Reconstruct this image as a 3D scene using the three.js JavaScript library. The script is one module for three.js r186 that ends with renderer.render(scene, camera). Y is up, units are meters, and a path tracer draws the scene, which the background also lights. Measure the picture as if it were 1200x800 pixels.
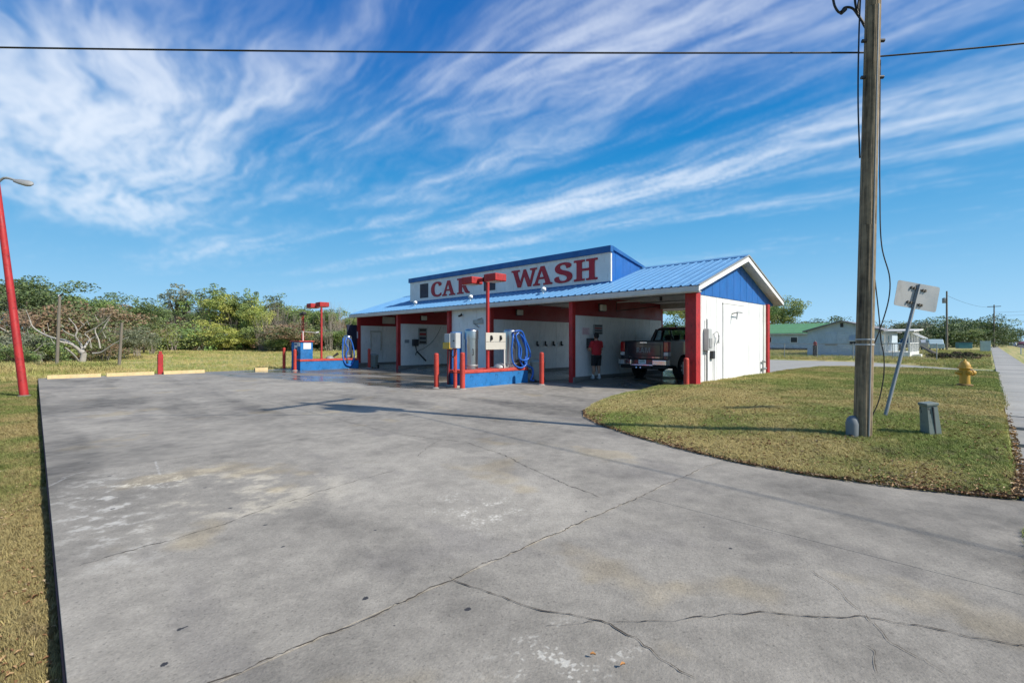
import * as THREE from 'three';
import { mergeGeometries } from 'three/addons/utils/BufferGeometryUtils.js';
import { RoundedBoxGeometry } from 'three/addons/geometries/RoundedBoxGeometry.js';
import { TextGeometry } from 'three/addons/geometries/TextGeometry.js';
import { FontLoader } from 'three/addons/loaders/FontLoader.js';
import { MarchingCubes } from 'three/addons/objects/MarchingCubes.js';

// ---------------------------------------------------------------- camera, sky, sun, exposure
const scene = new THREE.Scene();
const F = 560, HORIZON = 400, EYE = 1.5, S = Math.SQRT1_2;
const camera = new THREE.PerspectiveCamera(2 * Math.atan(400 / F) * 180 / Math.PI, 1024 / 682, 0.05, 1500);
camera.position.set(0, EYE, 0);
camera.lookAt(-10, EYE, -10);
const renderer = new THREE.WebGLRenderer({ antialias: true });
renderer.setSize(1024, 682);
renderer.toneMapping = THREE.LinearToneMapping;
renderer.toneMappingExposure = 1.65;
renderer.shadowMap.enabled = true;

const SUN = new THREE.Vector3(1.15, 1, -0.38).normalize();
const sun = new THREE.DirectionalLight(new THREE.Color().setRGB(1, 0.94, 0.85), 3.55);
sun.position.copy(SUN).multiplyScalar(80).add(new THREE.Vector3(-12, 0, -14));
sun.target.position.set(-12, 0, -14);
sun.castShadow = true;
sun.shadow.mapSize.set(4096, 4096);
Object.assign(sun.shadow.camera, { left: -45, right: 45, top: 45, bottom: -45, near: 1, far: 200 });
scene.add(sun, sun.target);

// ---------------------------------------------------------------- seeded noise
function rng(seed) { let a = seed >>> 0; return () => { a = (a + 0x6D2B79F5) | 0; let t = Math.imul(a ^ (a >>> 15), 1 | a); t = (t + Math.imul(t ^ (t >>> 7), 61 | t)) ^ t; return ((t ^ (t >>> 14)) >>> 0) / 4294967296; }; }
const PERM = new Uint8Array(512), RV = new Float32Array(256);
{ const r = rng(7); const p = [...Array(256).keys()]; for (let i = 255; i > 0; i--) { const j = Math.floor(r() * (i + 1)); [p[i], p[j]] = [p[j], p[i]]; } for (let i = 0; i < 512; i++) PERM[i] = p[i & 255]; for (let i = 0; i < 256; i++) RV[i] = r(); }
function vn(x, y, per = 0) {                                   // value noise, 0..1, optionally periodic
  let xi = Math.floor(x), yi = Math.floor(y); const fx = x - xi, fy = y - yi;
  let x1 = xi + 1, y1 = yi + 1;
  if (per) { xi = ((xi % per) + per) % per; yi = ((yi % per) + per) % per; x1 = ((x1 % per) + per) % per; y1 = ((y1 % per) + per) % per; }
  const u = fx * fx * (3 - 2 * fx), v = fy * fy * (3 - 2 * fy);
  const a = PERM[xi & 255], b = PERM[x1 & 255];
  const n00 = RV[PERM[(a + yi) & 255]], n10 = RV[PERM[(b + yi) & 255]], n01 = RV[PERM[(a + y1) & 255]], n11 = RV[PERM[(b + y1) & 255]];
  return (n00 + (n10 - n00) * u) * (1 - v) + (n01 + (n11 - n01) * u) * v;
}
function fbm(x, y, oct = 4, gain = 0.5) { let s = 0, a = 1, n = 0; for (let i = 0; i < oct; i++) { s += a * vn(x + i * 17.3, y - i * 9.1); n += a; a *= gain; x *= 2.03; y *= 2.03; } return s / n; }
const clamp = (x, a = 0, b = 1) => Math.min(b, Math.max(a, x));
const ss = (a, b, x) => { const t = clamp((x - a) / (b - a)); return t * t * (3 - 2 * t); };
const lerp = (a, b, t) => a + (b - a) * t;

// ---------------------------------------------------------------- sky: blue air with cirrus on a high flat layer
{
  const W = 2048, H = 1024, d = new Float32Array(W * H * 4);
  // bands of cirrus on the layer: along t and across n, half sizes, amount
  const bands = [[0.75, 2.87, 1.7, 0.32, 1.0], [2.3, 2.95, 1.2, 0.26, 0.6], [0.75, 1.5, 1.25, 0.33, 0.85], [-0.3, 2.1, 0.6, 0.22, 0.4], [2.5, 0.45, 0.9, 0.45, 1.0], [3.4, 0.5, 0.6, 0.5, 1.0], [4.4, 0.9, 0.9, 0.5, 1.05],
    [1.9, 0.8, 0.8, 0.05, 0.55], [2.2, 2.0, 0.9, 0.16, 0.5], [3.6, 2.3, 0.7, 0.12, 0.45], [2.9, 3.7, 1.6, 0.2, 0.4], [4.9, 3.5, 1.6, 0.22, 0.5], [6.5, 2.0, 2.0, 0.4, 0.5], [3.1, 1.6, 0.5, 0.16, 0.35],
    [0.9, 3.9, 1.5, 0.2, 0.3], [-0.6, 3.4, 1.0, 0.12, 0.4], [7.5, 4.6, 3, 0.3, 0.45], [4, 5.8, 3, 0.3, 0.35], [-3, 1.5, 1.6, 0.5, 0.7], [-4, -2, 2.2, 0.6, 0.7], [2, -1.5, 1.8, 0.5, 0.7], [-1, -3.5, 2, 0.5, 0.7]];
  for (let j = 0; j < H; j++) {
    const lat = ((j + 0.5) / H - 0.5) * Math.PI, y = Math.sin(lat), c = Math.cos(lat);
    for (let i = 0; i < W; i++) {
      const lon = ((i + 0.5) / W - 0.5) * 2 * Math.PI, x = c * Math.cos(lon), z = c * Math.sin(lon);
      const e = Math.max(y, 0), k = Math.pow(e, 0.62);
      let r = lerp(0.27, 0.004, ss(0, 0.58, k)), g = lerp(0.45, 0.085, ss(0, 0.74, k)), b = lerp(0.60, 0.265, ss(0.0, 0.9, k));
      const s = Math.max(0, x * SUN.x + y * SUN.y + z * SUN.z), glow = 0.4 * Math.pow(s, 5) + 0.6 * Math.pow(s, 40);
      r += glow; g += glow; b += glow;
      if (y > 0.02) {
        const p = (x - z) * S / y, q = (-x - z) * S / y;           // along the layer
        const t = -0.78 * p + 0.62 * q, n = 0.62 * p + 0.78 * q;
        const wx = t + 0.5 * (fbm(t * 0.9 + 3, n * 1.1, 3) - 0.5), wn = n + 0.55 * (fbm(t * 0.7 + 40, n * 1.3 + 9, 4) - 0.5) + 0.1 * (fbm(t * 3, n * 4, 3) - 0.5);
        let m = 0;
        for (const [bt, bn, ht, hn, am] of bands) { const dt = (wx - bt) / ht, dn = (wn - bn) / hn, q2 = dt * dt + dn * dn; if (q2 < 6) m += am * Math.exp(-q2); }
        const fine = fbm(t * 2.2 + wn * 0.6, wn * 15 - t * 2.2, 6, 0.66), coarse = fbm(t * 1.3 + 8, wn * 2.6, 5, 0.55), puff = fbm(t * 6 + 5, n * 7, 4, 0.55);
        let a = clamp(m, 0, 1.15) * (0.25 + 1.5 * ss(0.28, 0.75, 0.5 * fine + 0.35 * coarse + 0.15 * puff)) + 0.3 * ss(0.5, 0.85, 0.55 * fine + 0.45 * coarse) ;
        a *= ss(0.03, 0.2, y);
        a = Math.pow(1 - Math.exp(-1.15 * a), 1.45);
        r = lerp(r, 0.56, a * 0.92); g = lerp(g, 0.60, a * 0.92); b = lerp(b, 0.66, a * 0.92);
      }
      if (y < 0) { const f = ss(0, -0.1, y); r = lerp(r, 0.2, f); g = lerp(g, 0.2, f); b = lerp(b, 0.17, f); }
      const o = (j * W + i) * 4; d[o] = r; d[o + 1] = g; d[o + 2] = b; d[o + 3] = 1;
    }
  }
  const t = new THREE.DataTexture(d, W, H, THREE.RGBAFormat, THREE.FloatType);
  t.mapping = THREE.EquirectangularReflectionMapping; t.magFilter = t.minFilter = THREE.LinearFilter; t.wrapS = THREE.RepeatWrapping; t.needsUpdate = true;
  scene.background = t; scene.environment = t;
}

// ---------------------------------------------------------------- helpers
const V = (x, y, z) => new THREE.Vector3(x, y, z);
const taken = {};
function numbered(n) { taken[n] = (taken[n] ?? -1) + 1; return taken[n] ? `${n}_${String(taken[n]).padStart(3, '0')}` : n; }
function tag(o, label, category, group, kind) { o.userData.label = label; o.userData.category = category; if (group) o.userData.group = group; if (kind) o.userData.kind = kind; return o; }
function thing(name, label, category, pos = [0, 0, 0], turn = 0, group) { const o = new THREE.Group(); o.name = numbered(name); o.position.set(...pos); o.rotation.y = turn; scene.add(o); return tag(o, label, category, group); }
function part(name, parent) { const o = new THREE.Group(); o.name = name; parent.add(o); return o; }
function plain(g) {                                              // non-indexed, uv in metres by the way each triangle faces
  if (g.index) g = g.toNonIndexed();
  for (const k of Object.keys(g.attributes)) if (!['position', 'normal', 'uv', 'color'].includes(k)) g.deleteAttribute(k);
  if (!g.attributes.normal) g.computeVertexNormals();
  const p = g.attributes.position, uv = new Float32Array(p.count * 2), A = V(), B = V(), C = V();
  for (let i = 0; i < p.count; i += 3) {
    A.fromBufferAttribute(p, i); B.fromBufferAttribute(p, i + 1); C.fromBufferAttribute(p, i + 2);
    const n = B.clone().sub(A).cross(C.clone().sub(A)), ax = Math.abs(n.x), ay = Math.abs(n.y), az = Math.abs(n.z);
    [A, B, C].forEach((q, k) => { const o = (i + k) * 2; if (ay >= ax && ay >= az) { uv[o] = q.x; uv[o + 1] = q.z; } else if (ax >= az) { uv[o] = q.z; uv[o + 1] = q.y; } else { uv[o] = q.x; uv[o + 1] = q.y; } });
  }
  g.setAttribute('uv', new THREE.BufferAttribute(uv, 2));
  return g;
}
function mesh(name, geos, mat, parent, top) {
  geos = (Array.isArray(geos) ? geos : [geos]).map(plain);
  const g = geos.length > 1 ? mergeGeometries(geos) : geos[0];
  const m = new THREE.Mesh(g, mat); m.castShadow = m.receiveShadow = true;
  m.name = parent ? name : numbered(name); (parent || scene).add(m); return m;
}
const structure = o => { o.userData.kind = 'structure'; return o; };
const box = (x0, x1, y0, y1, z0, z1) => new THREE.BoxGeometry(x1 - x0, y1 - y0, z1 - z0).translate((x0 + x1) / 2, (y0 + y1) / 2, (z0 + z1) / 2);
const rbox = (x0, x1, y0, y1, z0, z1, r = 0.01, seg = 1) => new RoundedBoxGeometry(x1 - x0, y1 - y0, z1 - z0, seg, Math.min(r, (x1 - x0) / 2.01, (y1 - y0) / 2.01, (z1 - z0) / 2.01)).translate((x0 + x1) / 2, (y0 + y1) / 2, (z0 + z1) / 2);
function rod(a, b, r0, r1 = r0, seg = 10) { const d = b.clone().sub(a), l = d.length(); const g = new THREE.CylinderGeometry(r1, r0, l, seg); g.translate(0, l / 2, 0); g.applyQuaternion(new THREE.Quaternion().setFromUnitVectors(V(0, 1, 0), d.normalize())); return g.translate(a.x, a.y, a.z); }
const tube = (pts, r, n = 40, seg = 7) => new THREE.TubeGeometry(new THREE.CatmullRomCurve3(pts), n, r, seg);
const lathe = (pts, seg = 24) => new THREE.LatheGeometry(pts.map(([r, y]) => new THREE.Vector2(r, y)), seg);
function prismX(pts, x0, x1) {                                   // polygon [z, y] pulled along x
  const s = new THREE.Shape(pts.map(([z, y]) => new THREE.Vector2(-z, y)));
  const g = new THREE.ExtrudeGeometry(s, { depth: x1 - x0, bevelEnabled: false });
  return g.rotateY(Math.PI / 2).translate(x0, 0, 0);
}
function strip(rows, cols, f) {                                  // grid surface from f(i, j)
  const pos = [], idx = [];
  for (let i = 0; i <= rows; i++) for (let j = 0; j <= cols; j++) pos.push(...f(i / rows, j / cols));
  for (let i = 0; i < rows; i++) for (let j = 0; j < cols; j++) { const a = i * (cols + 1) + j, b = a + cols + 1; idx.push(a, b, a + 1, b, b + 1, a + 1); }
  const g = new THREE.BufferGeometry(); g.setAttribute('position', new THREE.Float32BufferAttribute(pos, 3)); g.setIndex(idx); g.computeVertexNormals(); return g;
}
// a pixel of the photograph (1200 x 800) as a point at height h, or on the plane x = X, or z = Z
const UU = px => (px - 600) / F;
function onGround(px, py, h = 0) { const u = UU(px), d = (EYE - h) * F / (py - HORIZON); return V(S * d * (-1 + u), h, S * d * (-1 - u)); }
function atDepth(px, py, d) { const u = UU(px); return V(S * d * (-1 + u), EYE + (HORIZON - py) * d / F, S * d * (-1 - u)); }
const zAtX = (px, X) => X * (1 + UU(px)) / (1 - UU(px));
const xAtZ = (px, Z) => Z * (1 - UU(px)) / (1 + UU(px));
const depthOf = (x, z) => -S * (x + z);

// ---------------------------------------------------------------- textures and materials
function dataTex(W, H, f, srgb = true) {
  const d = new Uint8Array(W * H * 4);
  for (let j = 0; j < H; j++) for (let i = 0; i < W; i++) { const c = f(i, j), o = (j * W + i) * 4; d[o] = clamp(c[0]) * 255; d[o + 1] = clamp(c[1]) * 255; d[o + 2] = clamp(c[2]) * 255; d[o + 3] = 255; }
  const t = new THREE.DataTexture(d, W, H); if (srgb) t.colorSpace = THREE.SRGBColorSpace; t.wrapS = t.wrapT = THREE.RepeatWrapping; t.magFilter = THREE.LinearFilter; t.minFilter = THREE.LinearMipmapLinearFilter; t.generateMipmaps = true; t.needsUpdate = true; return t;
}
const enc = l => l <= 0.0031308 ? 12.92 * l : 1.055 * Math.pow(l, 1 / 2.4) - 0.055;
const rep = (t, s) => { const c = t.clone(); c.repeat.set(s, s); c.needsUpdate = true; return c; };
function pf(i, j, N, f0, oct, gain = 0.55) { let s = 0, a = 1, n = 0, f = f0; for (let k = 0; k < oct; k++) { s += a * vn(i / N * f + k * 0, j / N * f, f); n += a; a *= gain; f *= 2; } return s / n; }
const grungeTex = dataTex(512, 512, (i, j) => { const a = pf(i, j, 512, 4, 6), b = pf((i * 3) % 512, j, 512, 8, 4), c = pf(i, j, 512, 64, 3); const spot = c > 0.74 ? 0.1 : 0; const v = 0.88 + 0.13 * a - 0.05 * ss(0.55, 0.8, b) - spot * 0.3; return [v, v * 0.995, v * 0.985]; });
const wornTex = dataTex(512, 512, (i, j) => { const a = pf(i, j, 512, 4, 6), b = pf(i, j, 512, 16, 5, 0.65), c = pf((i + 90) % 512, j, 512, 40, 3, 0.6); const chip = ss(0.67, 0.71, 0.5 * b + 0.5 * c), fade = 0.24 * (a - 0.5); let v = 0.9 + fade - 0.12 * ss(0.5, 0.7, b); return [lerp(v, 0.42, chip), lerp(v * 1.0 + 0.02 * fade, 0.4, chip), lerp(v, 0.4, chip)]; });
const roughTex = dataTex(512, 512, (i, j) => { const a = pf(i, j, 512, 6, 6, 0.6); const v = 0.55 + 0.6 * (a - 0.3); return [v, v, v]; }, false);
const bumpTex = dataTex(512, 512, (i, j) => { const a = pf(i, j, 512, 64, 3, 0.75); return [a, a, a]; }, false);
const lin = (r, g, b) => new THREE.Color().setRGB(r, g, b);
const grungeMap = rep(grungeTex, 0.6), roughMap = rep(roughTex, 0.7), bumpFine = rep(bumpTex, 1.5);
function paint(r, g, b, rough = 0.55, o = {}) { return new THREE.MeshStandardMaterial({ color: lin(r, g, b), map: grungeMap, roughness: rough / 0.6, roughnessMap: roughMap, ...o }); }
const wornMap = rep(wornTex, 0.9);
function bare(r, g, b, rough = 0.6, o = {}) { return new THREE.MeshStandardMaterial({ color: lin(r, g, b), roughness: rough, ...o }); }
const M = {
  white: paint(0.82, 0.83, 0.82, 0.5), signWhite: paint(0.82, 0.82, 0.8, 0.5), trim: paint(0.66, 0.65, 0.61, 0.55), cream: paint(0.55, 0.5, 0.38, 0.6),
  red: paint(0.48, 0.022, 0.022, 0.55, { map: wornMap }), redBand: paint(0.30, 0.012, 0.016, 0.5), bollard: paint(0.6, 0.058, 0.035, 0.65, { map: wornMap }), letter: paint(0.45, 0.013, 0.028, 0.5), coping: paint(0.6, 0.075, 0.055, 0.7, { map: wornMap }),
  blue: paint(0.008, 0.125, 0.43, 0.5), blueCap: paint(0.008, 0.11, 0.34, 0.45), roofBlue: paint(0.13, 0.32, 0.56, 0.36, { metalness: 0.0 }), islandBlue: paint(0.014, 0.18, 0.48, 0.75, { map: wornMap, bumpMap: null }),
  steel: new THREE.MeshStandardMaterial({ color: lin(0.5, 0.5, 0.49), metalness: 1, roughness: 0.3 }), galv: paint(0.42, 0.43, 0.43, 0.5, { metalness: 0.7 }),
  grey: paint(0.3, 0.31, 0.31, 0.5), lightGrey: paint(0.5, 0.52, 0.52, 0.5), dark: paint(0.03, 0.03, 0.035, 0.5), black: bare(0.012, 0.012, 0.012, 0.6), navy: paint(0.012, 0.02, 0.05, 0.45),
  hose: bare(0.012, 0.1, 0.42, 0.4), yellow: paint(0.62, 0.42, 0.05, 0.5), hydrant: paint(0.52, 0.30, 0.035, 0.5), rubber: bare(0.016, 0.016, 0.016, 0.85), beige: paint(0.62, 0.47, 0.24, 0.7),
  concrete: paint(0.34, 0.33, 0.3, 0.85, { bumpMap: bumpFine, bumpScale: 0.004 }), soil: paint(0.075, 0.06, 0.046, 0.95), canGrey: paint(0.23, 0.265, 0.24, 0.6), pedestal: paint(0.21, 0.255, 0.23, 0.7, { map: wornMap }),
  ceiling: paint(0.74, 0.72, 0.66, 0.7), lens: bare(0.6, 0.58, 0.5, 0.3), glass: new THREE.MeshPhysicalMaterial({ color: lin(0.02, 0.03, 0.04), roughness: 0.05, metalness: 0 }),
};
const woodTex = dataTex(256, 1024, (i, j) => { const x = i / 256, y = j / 1024; const a = pf(i, j, 256, 16, 4), st = vn(x * 48, y * 5, 0), st2 = vn(x * 90 + 5, y * 14); const ck = ss(0.7, 0.8, vn(x * 30, y * 3 + 9)); const bl = pf(i, j, 256, 4, 5); let v = 0.05 + 0.09 * st + 0.09 * st2 + 0.16 * a * bl + 0.05 * bl - 0.08 * ck; v = Math.max(0.015, v); return [enc(v * 1.12), enc(v * 0.98), enc(v * 0.75)]; });
const woodBump = dataTex(256, 1024, (i, j) => { const x = i / 256, y = j / 1024; const v = 0.5 * vn(x * 48, y * 5) + 0.3 * vn(x * 90 + 5, y * 14) - 0.5 * ss(0.7, 0.8, vn(x * 30, y * 3 + 9)) + 0.4; return [v, v, v]; }, false);
M.pole = new THREE.MeshStandardMaterial({ color: lin(1, 0.87, 0.7), map: woodTex, bumpMap: woodBump, bumpScale: 0.012, roughness: 0.92 });
M.bark = bare(0.11, 0.09, 0.065, 0.95); M.deadwood = paint(0.42, 0.39, 0.345, 0.9); M.oldPost = paint(0.2, 0.175, 0.14, 0.9);
// ---------------------------------------------------------------- the ground
const lawnPoly = [[-6.5, -14.0], [-6.95, -13.55], [-7.38, -12.5], [-7.3, -11.2], [-6.9, -10.05], [-6.5, -9.1], [-6.2, -8.46], [-5.62, -7.72], [-4.92, -7.2], [-3.97, -6.74], [-3.03, -6.4], [-2.26, -6.2], [-1.42, -6.16], [-0.68, -6.3], [-0.18, -6.46], [0.17, -6.62],
  [0.2, -12], [0.2, -20], [0.2, -28.4], [-2, -29.2], [-4.75, -29.6], [-5.6, -28.6], [-6.1, -27.2], [-6.3, -24], [-6.38, -21.6], [-6.38, -20], [-6.38, -14.2]];
const NE = 15;                                                   // the first edges run along the driveway
function inPoly(P, x, z) { let c = false; for (let i = 0, j = P.length - 1; i < P.length; j = i++) { const [xi, zi] = P[i], [xj, zj] = P[j]; if ((zi > z) !== (zj > z) && x < (xj - xi) * (z - zi) / (zj - zi) + xi) c = !c; } return c; }
function edgeDist(P, x, z, from = 0, to = P.length) { let m = 1e9; for (let i = from; i < to; i++) { const [ax, az] = P[i], [bx, bz] = P[(i + 1) % P.length]; const t = clamp(((x - ax) * (bx - ax) + (z - az) * (bz - az)) / ((bx - ax) ** 2 + (bz - az) ** 2)); m = Math.min(m, Math.hypot(x - ax - t * (bx - ax), z - az - t * (bz - az))); } return m; }
function lawnHeight(x, z) {
  const w = edgeDist(lawnPoly, x, z), e = edgeDist(lawnPoly, x, z, 0, NE), inside = inPoly(lawnPoly, x, z);
  const wob = 0.05 * (vn(x * 9, z * 9) - 0.5) + 0.03 * (vn(x * 23, z * 23) - 0.5);
  if (!inside) return Math.max(-0.12, 0.012 - (w + wob) * 0.8);
  const rise = lerp(3.6, 0.7, ss(-9, -13, z));
  return 0.008 + 0.018 * ss(0, 0.15, w + wob) + 0.2 * ss(0, rise, e) + 0.02 * (fbm(x * 1.2, z * 1.2, 3) - 0.5);
}
const fieldHeight = (x, z) => (z > -0.2 && x > -27.6 ? lerp(-0.17, -0.1, ss(-20, -27, x)) : -0.06) + 0.05 * (fbm(x * 0.4, z * 0.4, 3) - 0.5);
// dry grass and soil colours; patches of green, straw and bare earth
function turf(x, z, green = 0.5, oct = 5) {
  const a = fbm(x * 0.42 + 11, z * 0.42, 4), b = fbm(x * 2.1, z * 2.1 + 5, oct), c = fbm(x * 11, z * 11, 3, 0.6), f = vn(x * 60, z * 60);
  const g = clamp((0.6 * a + 0.4 * b - 0.5) * 4.2 + green), e = ss(0.6, 0.78, b * 0.6 + c * 0.4);
  let r = lerp(0.46, 0.22, g), gg = lerp(0.37, 0.265, g), bl = lerp(0.15, 0.06, g);
  r = lerp(r, 0.22, e * 0.6); gg = lerp(gg, 0.16, e * 0.6); bl = lerp(bl, 0.09, e * 0.6);
  const v = 0.72 + 0.35 * c + 0.25 * (f - 0.5);
  return [r * v, gg * v, bl * v];
}
function turfTex(W, H, x0, x1, z0, z1, green, oct) { return dataTex(W, H, (i, j) => { const x = lerp(x0, x1, (i + 0.5) / W), z = lerp(z0, z1, (j + 0.5) / H); return turf(x, z, typeof green === 'function' ? green(x, z) : green, oct).map(enc); }); }
function sheet(name, x0, x1, z0, z1, nx, nz, hf, mat, parent) {   // uv 0..1 across the sheet
  const g = strip(nz, nx, (i, j) => { const x = lerp(x0, x1, j), z = lerp(z0, z1, i); return [x, hf(x, z), z]; });
  const uv = []; for (let i = 0; i <= nz; i++) for (let j = 0; j <= nx; j++) uv.push(j / nx, i / nz);
  g.setAttribute('uv', new THREE.Float32BufferAttribute(uv, 2));
  const m = new THREE.Mesh(g, mat); m.name = parent ? name : numbered(name); m.receiveShadow = m.castShadow = true; (parent || scene).add(m); return m;
}
const earth = (map, o = {}) => new THREE.MeshStandardMaterial({ map, roughness: 1, ...o });
const lawnGreen = (x, z) => 0.42 + 0.3 * ss(-5, -1, x) * ss(-7, -9, z) - 0.12 * ss(-7.6, -6.3, z);
const bigTurf = turfTex(1024, 1024, 0, 60, 0, 60, 0.42, 4);
{ const far = bigTurf.clone(); far.repeat.set(22, 22); far.needsUpdate = true;
  structure(sheet('ground', -700, 620, -760, 560, 2, 2, () => -0.32, earth(far))); }
{ const t = turfTex(1024, 1024, -7.8, 0.4, -30, -6, lawnGreen, 5);
  structure(sheet('lawn', -7.8, 0.4, -30, -6, 110, 320, lawnHeight, earth(t))); }
const stripGreen = (x, z) => 0.2 + 1.5 * (fbm(x * 1.3 + 60, z * 1.3, 3) - 0.42);
structure(sheet('grass_strip', -30, 8, 6, -0.14, 240, 60, fieldHeight, earth(turfTex(2048, 512, -30, 8, 6, 0, stripGreen, 5), { color: lin(0.6, 0.56, 0.52) })));
{ const t = turfTex(1024, 1024, -150, -27.1, -110, 60, 0.5, 5);
  structure(sheet('field', -190, -27.12, -130, 90, 120, 120, (x, z) => fieldHeight(x, z) + 0.25 * ss(-60, -110, x), earth(t))); }
const backHeight = (x, z) => 0.13 + 0.04 * (fbm(x * 0.3, z * 0.3, 3) - 0.5);
{ const t = turfTex(1024, 1024, -60, 0, -120, -33, 0.5, 5);
  structure(sheet('grass_field', -70, 0.22, -60, -33.2, 140, 70, (x, z) => { const back = lerp(-33.4, -40.5, ss(0.2, -7, x)); return lerp(-0.02, backHeight(x, z), ss(0, -0.5, z - back)); }, earth(t)));
  structure(sheet('far_field', -70, 0.22, -420, -60, 30, 90, backHeight, earth(rep(bigTurf, 6))));
  structure(sheet('verge', 1.5, 5, -420, -6, 20, 200, (x, z) => 0.1 * ss(-6, -10, z), earth(rep(bigTurf, 1)))); }

// ---------------------------------------------------------------- concrete driveway in slabs
const spots = [[428, 701], [213, 736], [311, 615], [548, 713], [192, 778], [270, 595], [131, 596], [462, 732], [825, 617], [240, 571], [440, 621], [700, 545], [332, 640]].map(([a, b]) => onGround(a, b)).map((p, i) => Object.assign(p, { k: 1.2 - 0.05 * i }));
const rs = rng(99); for (let i = 0; i < 70; i++) spots.push(Object.assign(V(-27 * rs() + 1, 0, -13 * rs()), { k: 0.3 + rs() }));
const tint = {}; const slabTint = (ix, iz) => tint[ix * 97 + iz] ??= 0.93 + 0.13 * rng(ix * 131 + iz * 7 + 500)();
const wetLine = x => lerp(-5.5, -8.7, clamp((x + 24.8) / 12));
function wetAt(x, z) {                                           // how wet the concrete is, 0..1
  const n = fbm(x * 0.8, z * 0.8 + 3, 5, 0.55), m = fbm(x * 0.5 + z * 0.9 + 4, z * 0.4 - x * 0.16, 4);
  const front = x > -12.3 ? -13.55 + 0.25 * (n - 0.5) : wetLine(x) + 1.8 * (n - 0.5);
  let w = ss(0.35, -0.35, z - front);
  w *= ss(-27.6, -26.4, x + 2 * (n - 0.5));
  if (z > -13.4) w *= 0.5 + 0.5 * ss(0.36, 0.5, m);
  return w;
}
const scuffs = [[[48, 532], [66, 514]], [[176, 524], [187, 556]], [[62, 548], [80, 541]], [[70, 560], [100, 552]], [[56, 570], [76, 560]]].map(([p, q]) => { const A = onGround(...p), B = onGround(...q); return [A.x, A.z, B.x, B.z]; });
function concreteAt(x, z, fine) {
  const big = fbm(x * 0.33 + 2, z * 0.33, 4), mid = fbm(x * 1.7, z * 1.7 + 8, 5), small = fbm(x * 8 + 3, z * 8, fine ? 5 : 3, 0.62), lane = fbm(x * 0.25, z * 1.1 + 30, 3);
  const ix = Math.floor((x + 2.4) / 2.5), iz = Math.floor((z + 0.1) / 4.05);
  let v = (0.232 + 0.13 * (big - 0.5) + 0.12 * (mid - 0.5) + 0.13 * (small - 0.5) - 0.06 * ss(0.55, 0.75, lane)) * slabTint(ix, iz) * (x > -2.4 ? 0.9 : 1);
  if (fine) { const gr = vn(x * 170, z * 170), g2 = vn(x * 75 + 9, z * 75); v *= 0.8 + 0.24 * gr + 0.16 * g2 - 0.3 * ss(0.8, 0.9, vn(x * 110 + 40, z * 110)) + 0.25 * ss(0.86, 0.94, vn(x * 130 + 4, z * 130 + 70)); } else v *= 0.96 + 0.08 * vn(x * 70, z * 70);
  let r = v * 1.1, g = v * 1.0, b = v * 0.83;
  const tan = ss(0.5, 0.66, mid * 0.55 + small * 0.45) * ss(1.5, 0.3, Math.hypot((x + 5.3) / 1.2, (z + 1.45) / 0.8));      // spilled sand
  r += 0.13 * tan; g += 0.11 * tan; b += 0.07 * tan;
  const lime = ss(0.52, 0.7, small) * ss(1.3, 0.2, Math.hypot((x + 5.6) / 1.6, (z + 0.45) / 0.4));                          // lime bloom by the edge
  const flake = fine ? ss(0.62, 0.72, vn(x * 60, z * 60)) * ss(0.5, 0.62, small) * ss(0.55, 0.1, Math.min(Math.hypot(x + 1.35, z + 1.75), Math.hypot((x + 3.2) * 0.8, z + 2.8) * 0.9, Math.hypot(x + 6.3, z + 0.8) * 0.8)) : 0; r += 0.2 * flake; g += 0.2 * flake; b += 0.18 * flake;
  if (fine) for (const [ax, az, bx, bz] of scuffs) { const t = clamp(((x - ax) * (bx - ax) + (z - az) * (bz - az)) / ((bx - ax) ** 2 + (bz - az) ** 2)), q = Math.hypot(x - ax - t * (bx - ax), z - az - t * (bz - az)); if (q < 0.02 && vn(x * 50, z * 50) > 0.35) { const k = 0.13 * (1 - q / 0.02); r += k; g += k; b += k; } }
  r += 0.16 * lime; g += 0.16 * lime; b += 0.15 * lime;
  const rust = ss(0.68, 0.8, fbm(x * 1.1 + 70, z * 1.1, 4)) * 0.5; r *= 1 + 0.12 * rust; b *= 1 - 0.25 * rust;
  const dark = ss(0.6, 0.8, fbm(x * 0.7 + 20, z * 1.5 + 3, 5)) * 0.2; r *= 1 - dark; g *= 1 - dark; b *= 1 - dark * 0.9;
  return [r, g, b];
}
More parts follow.
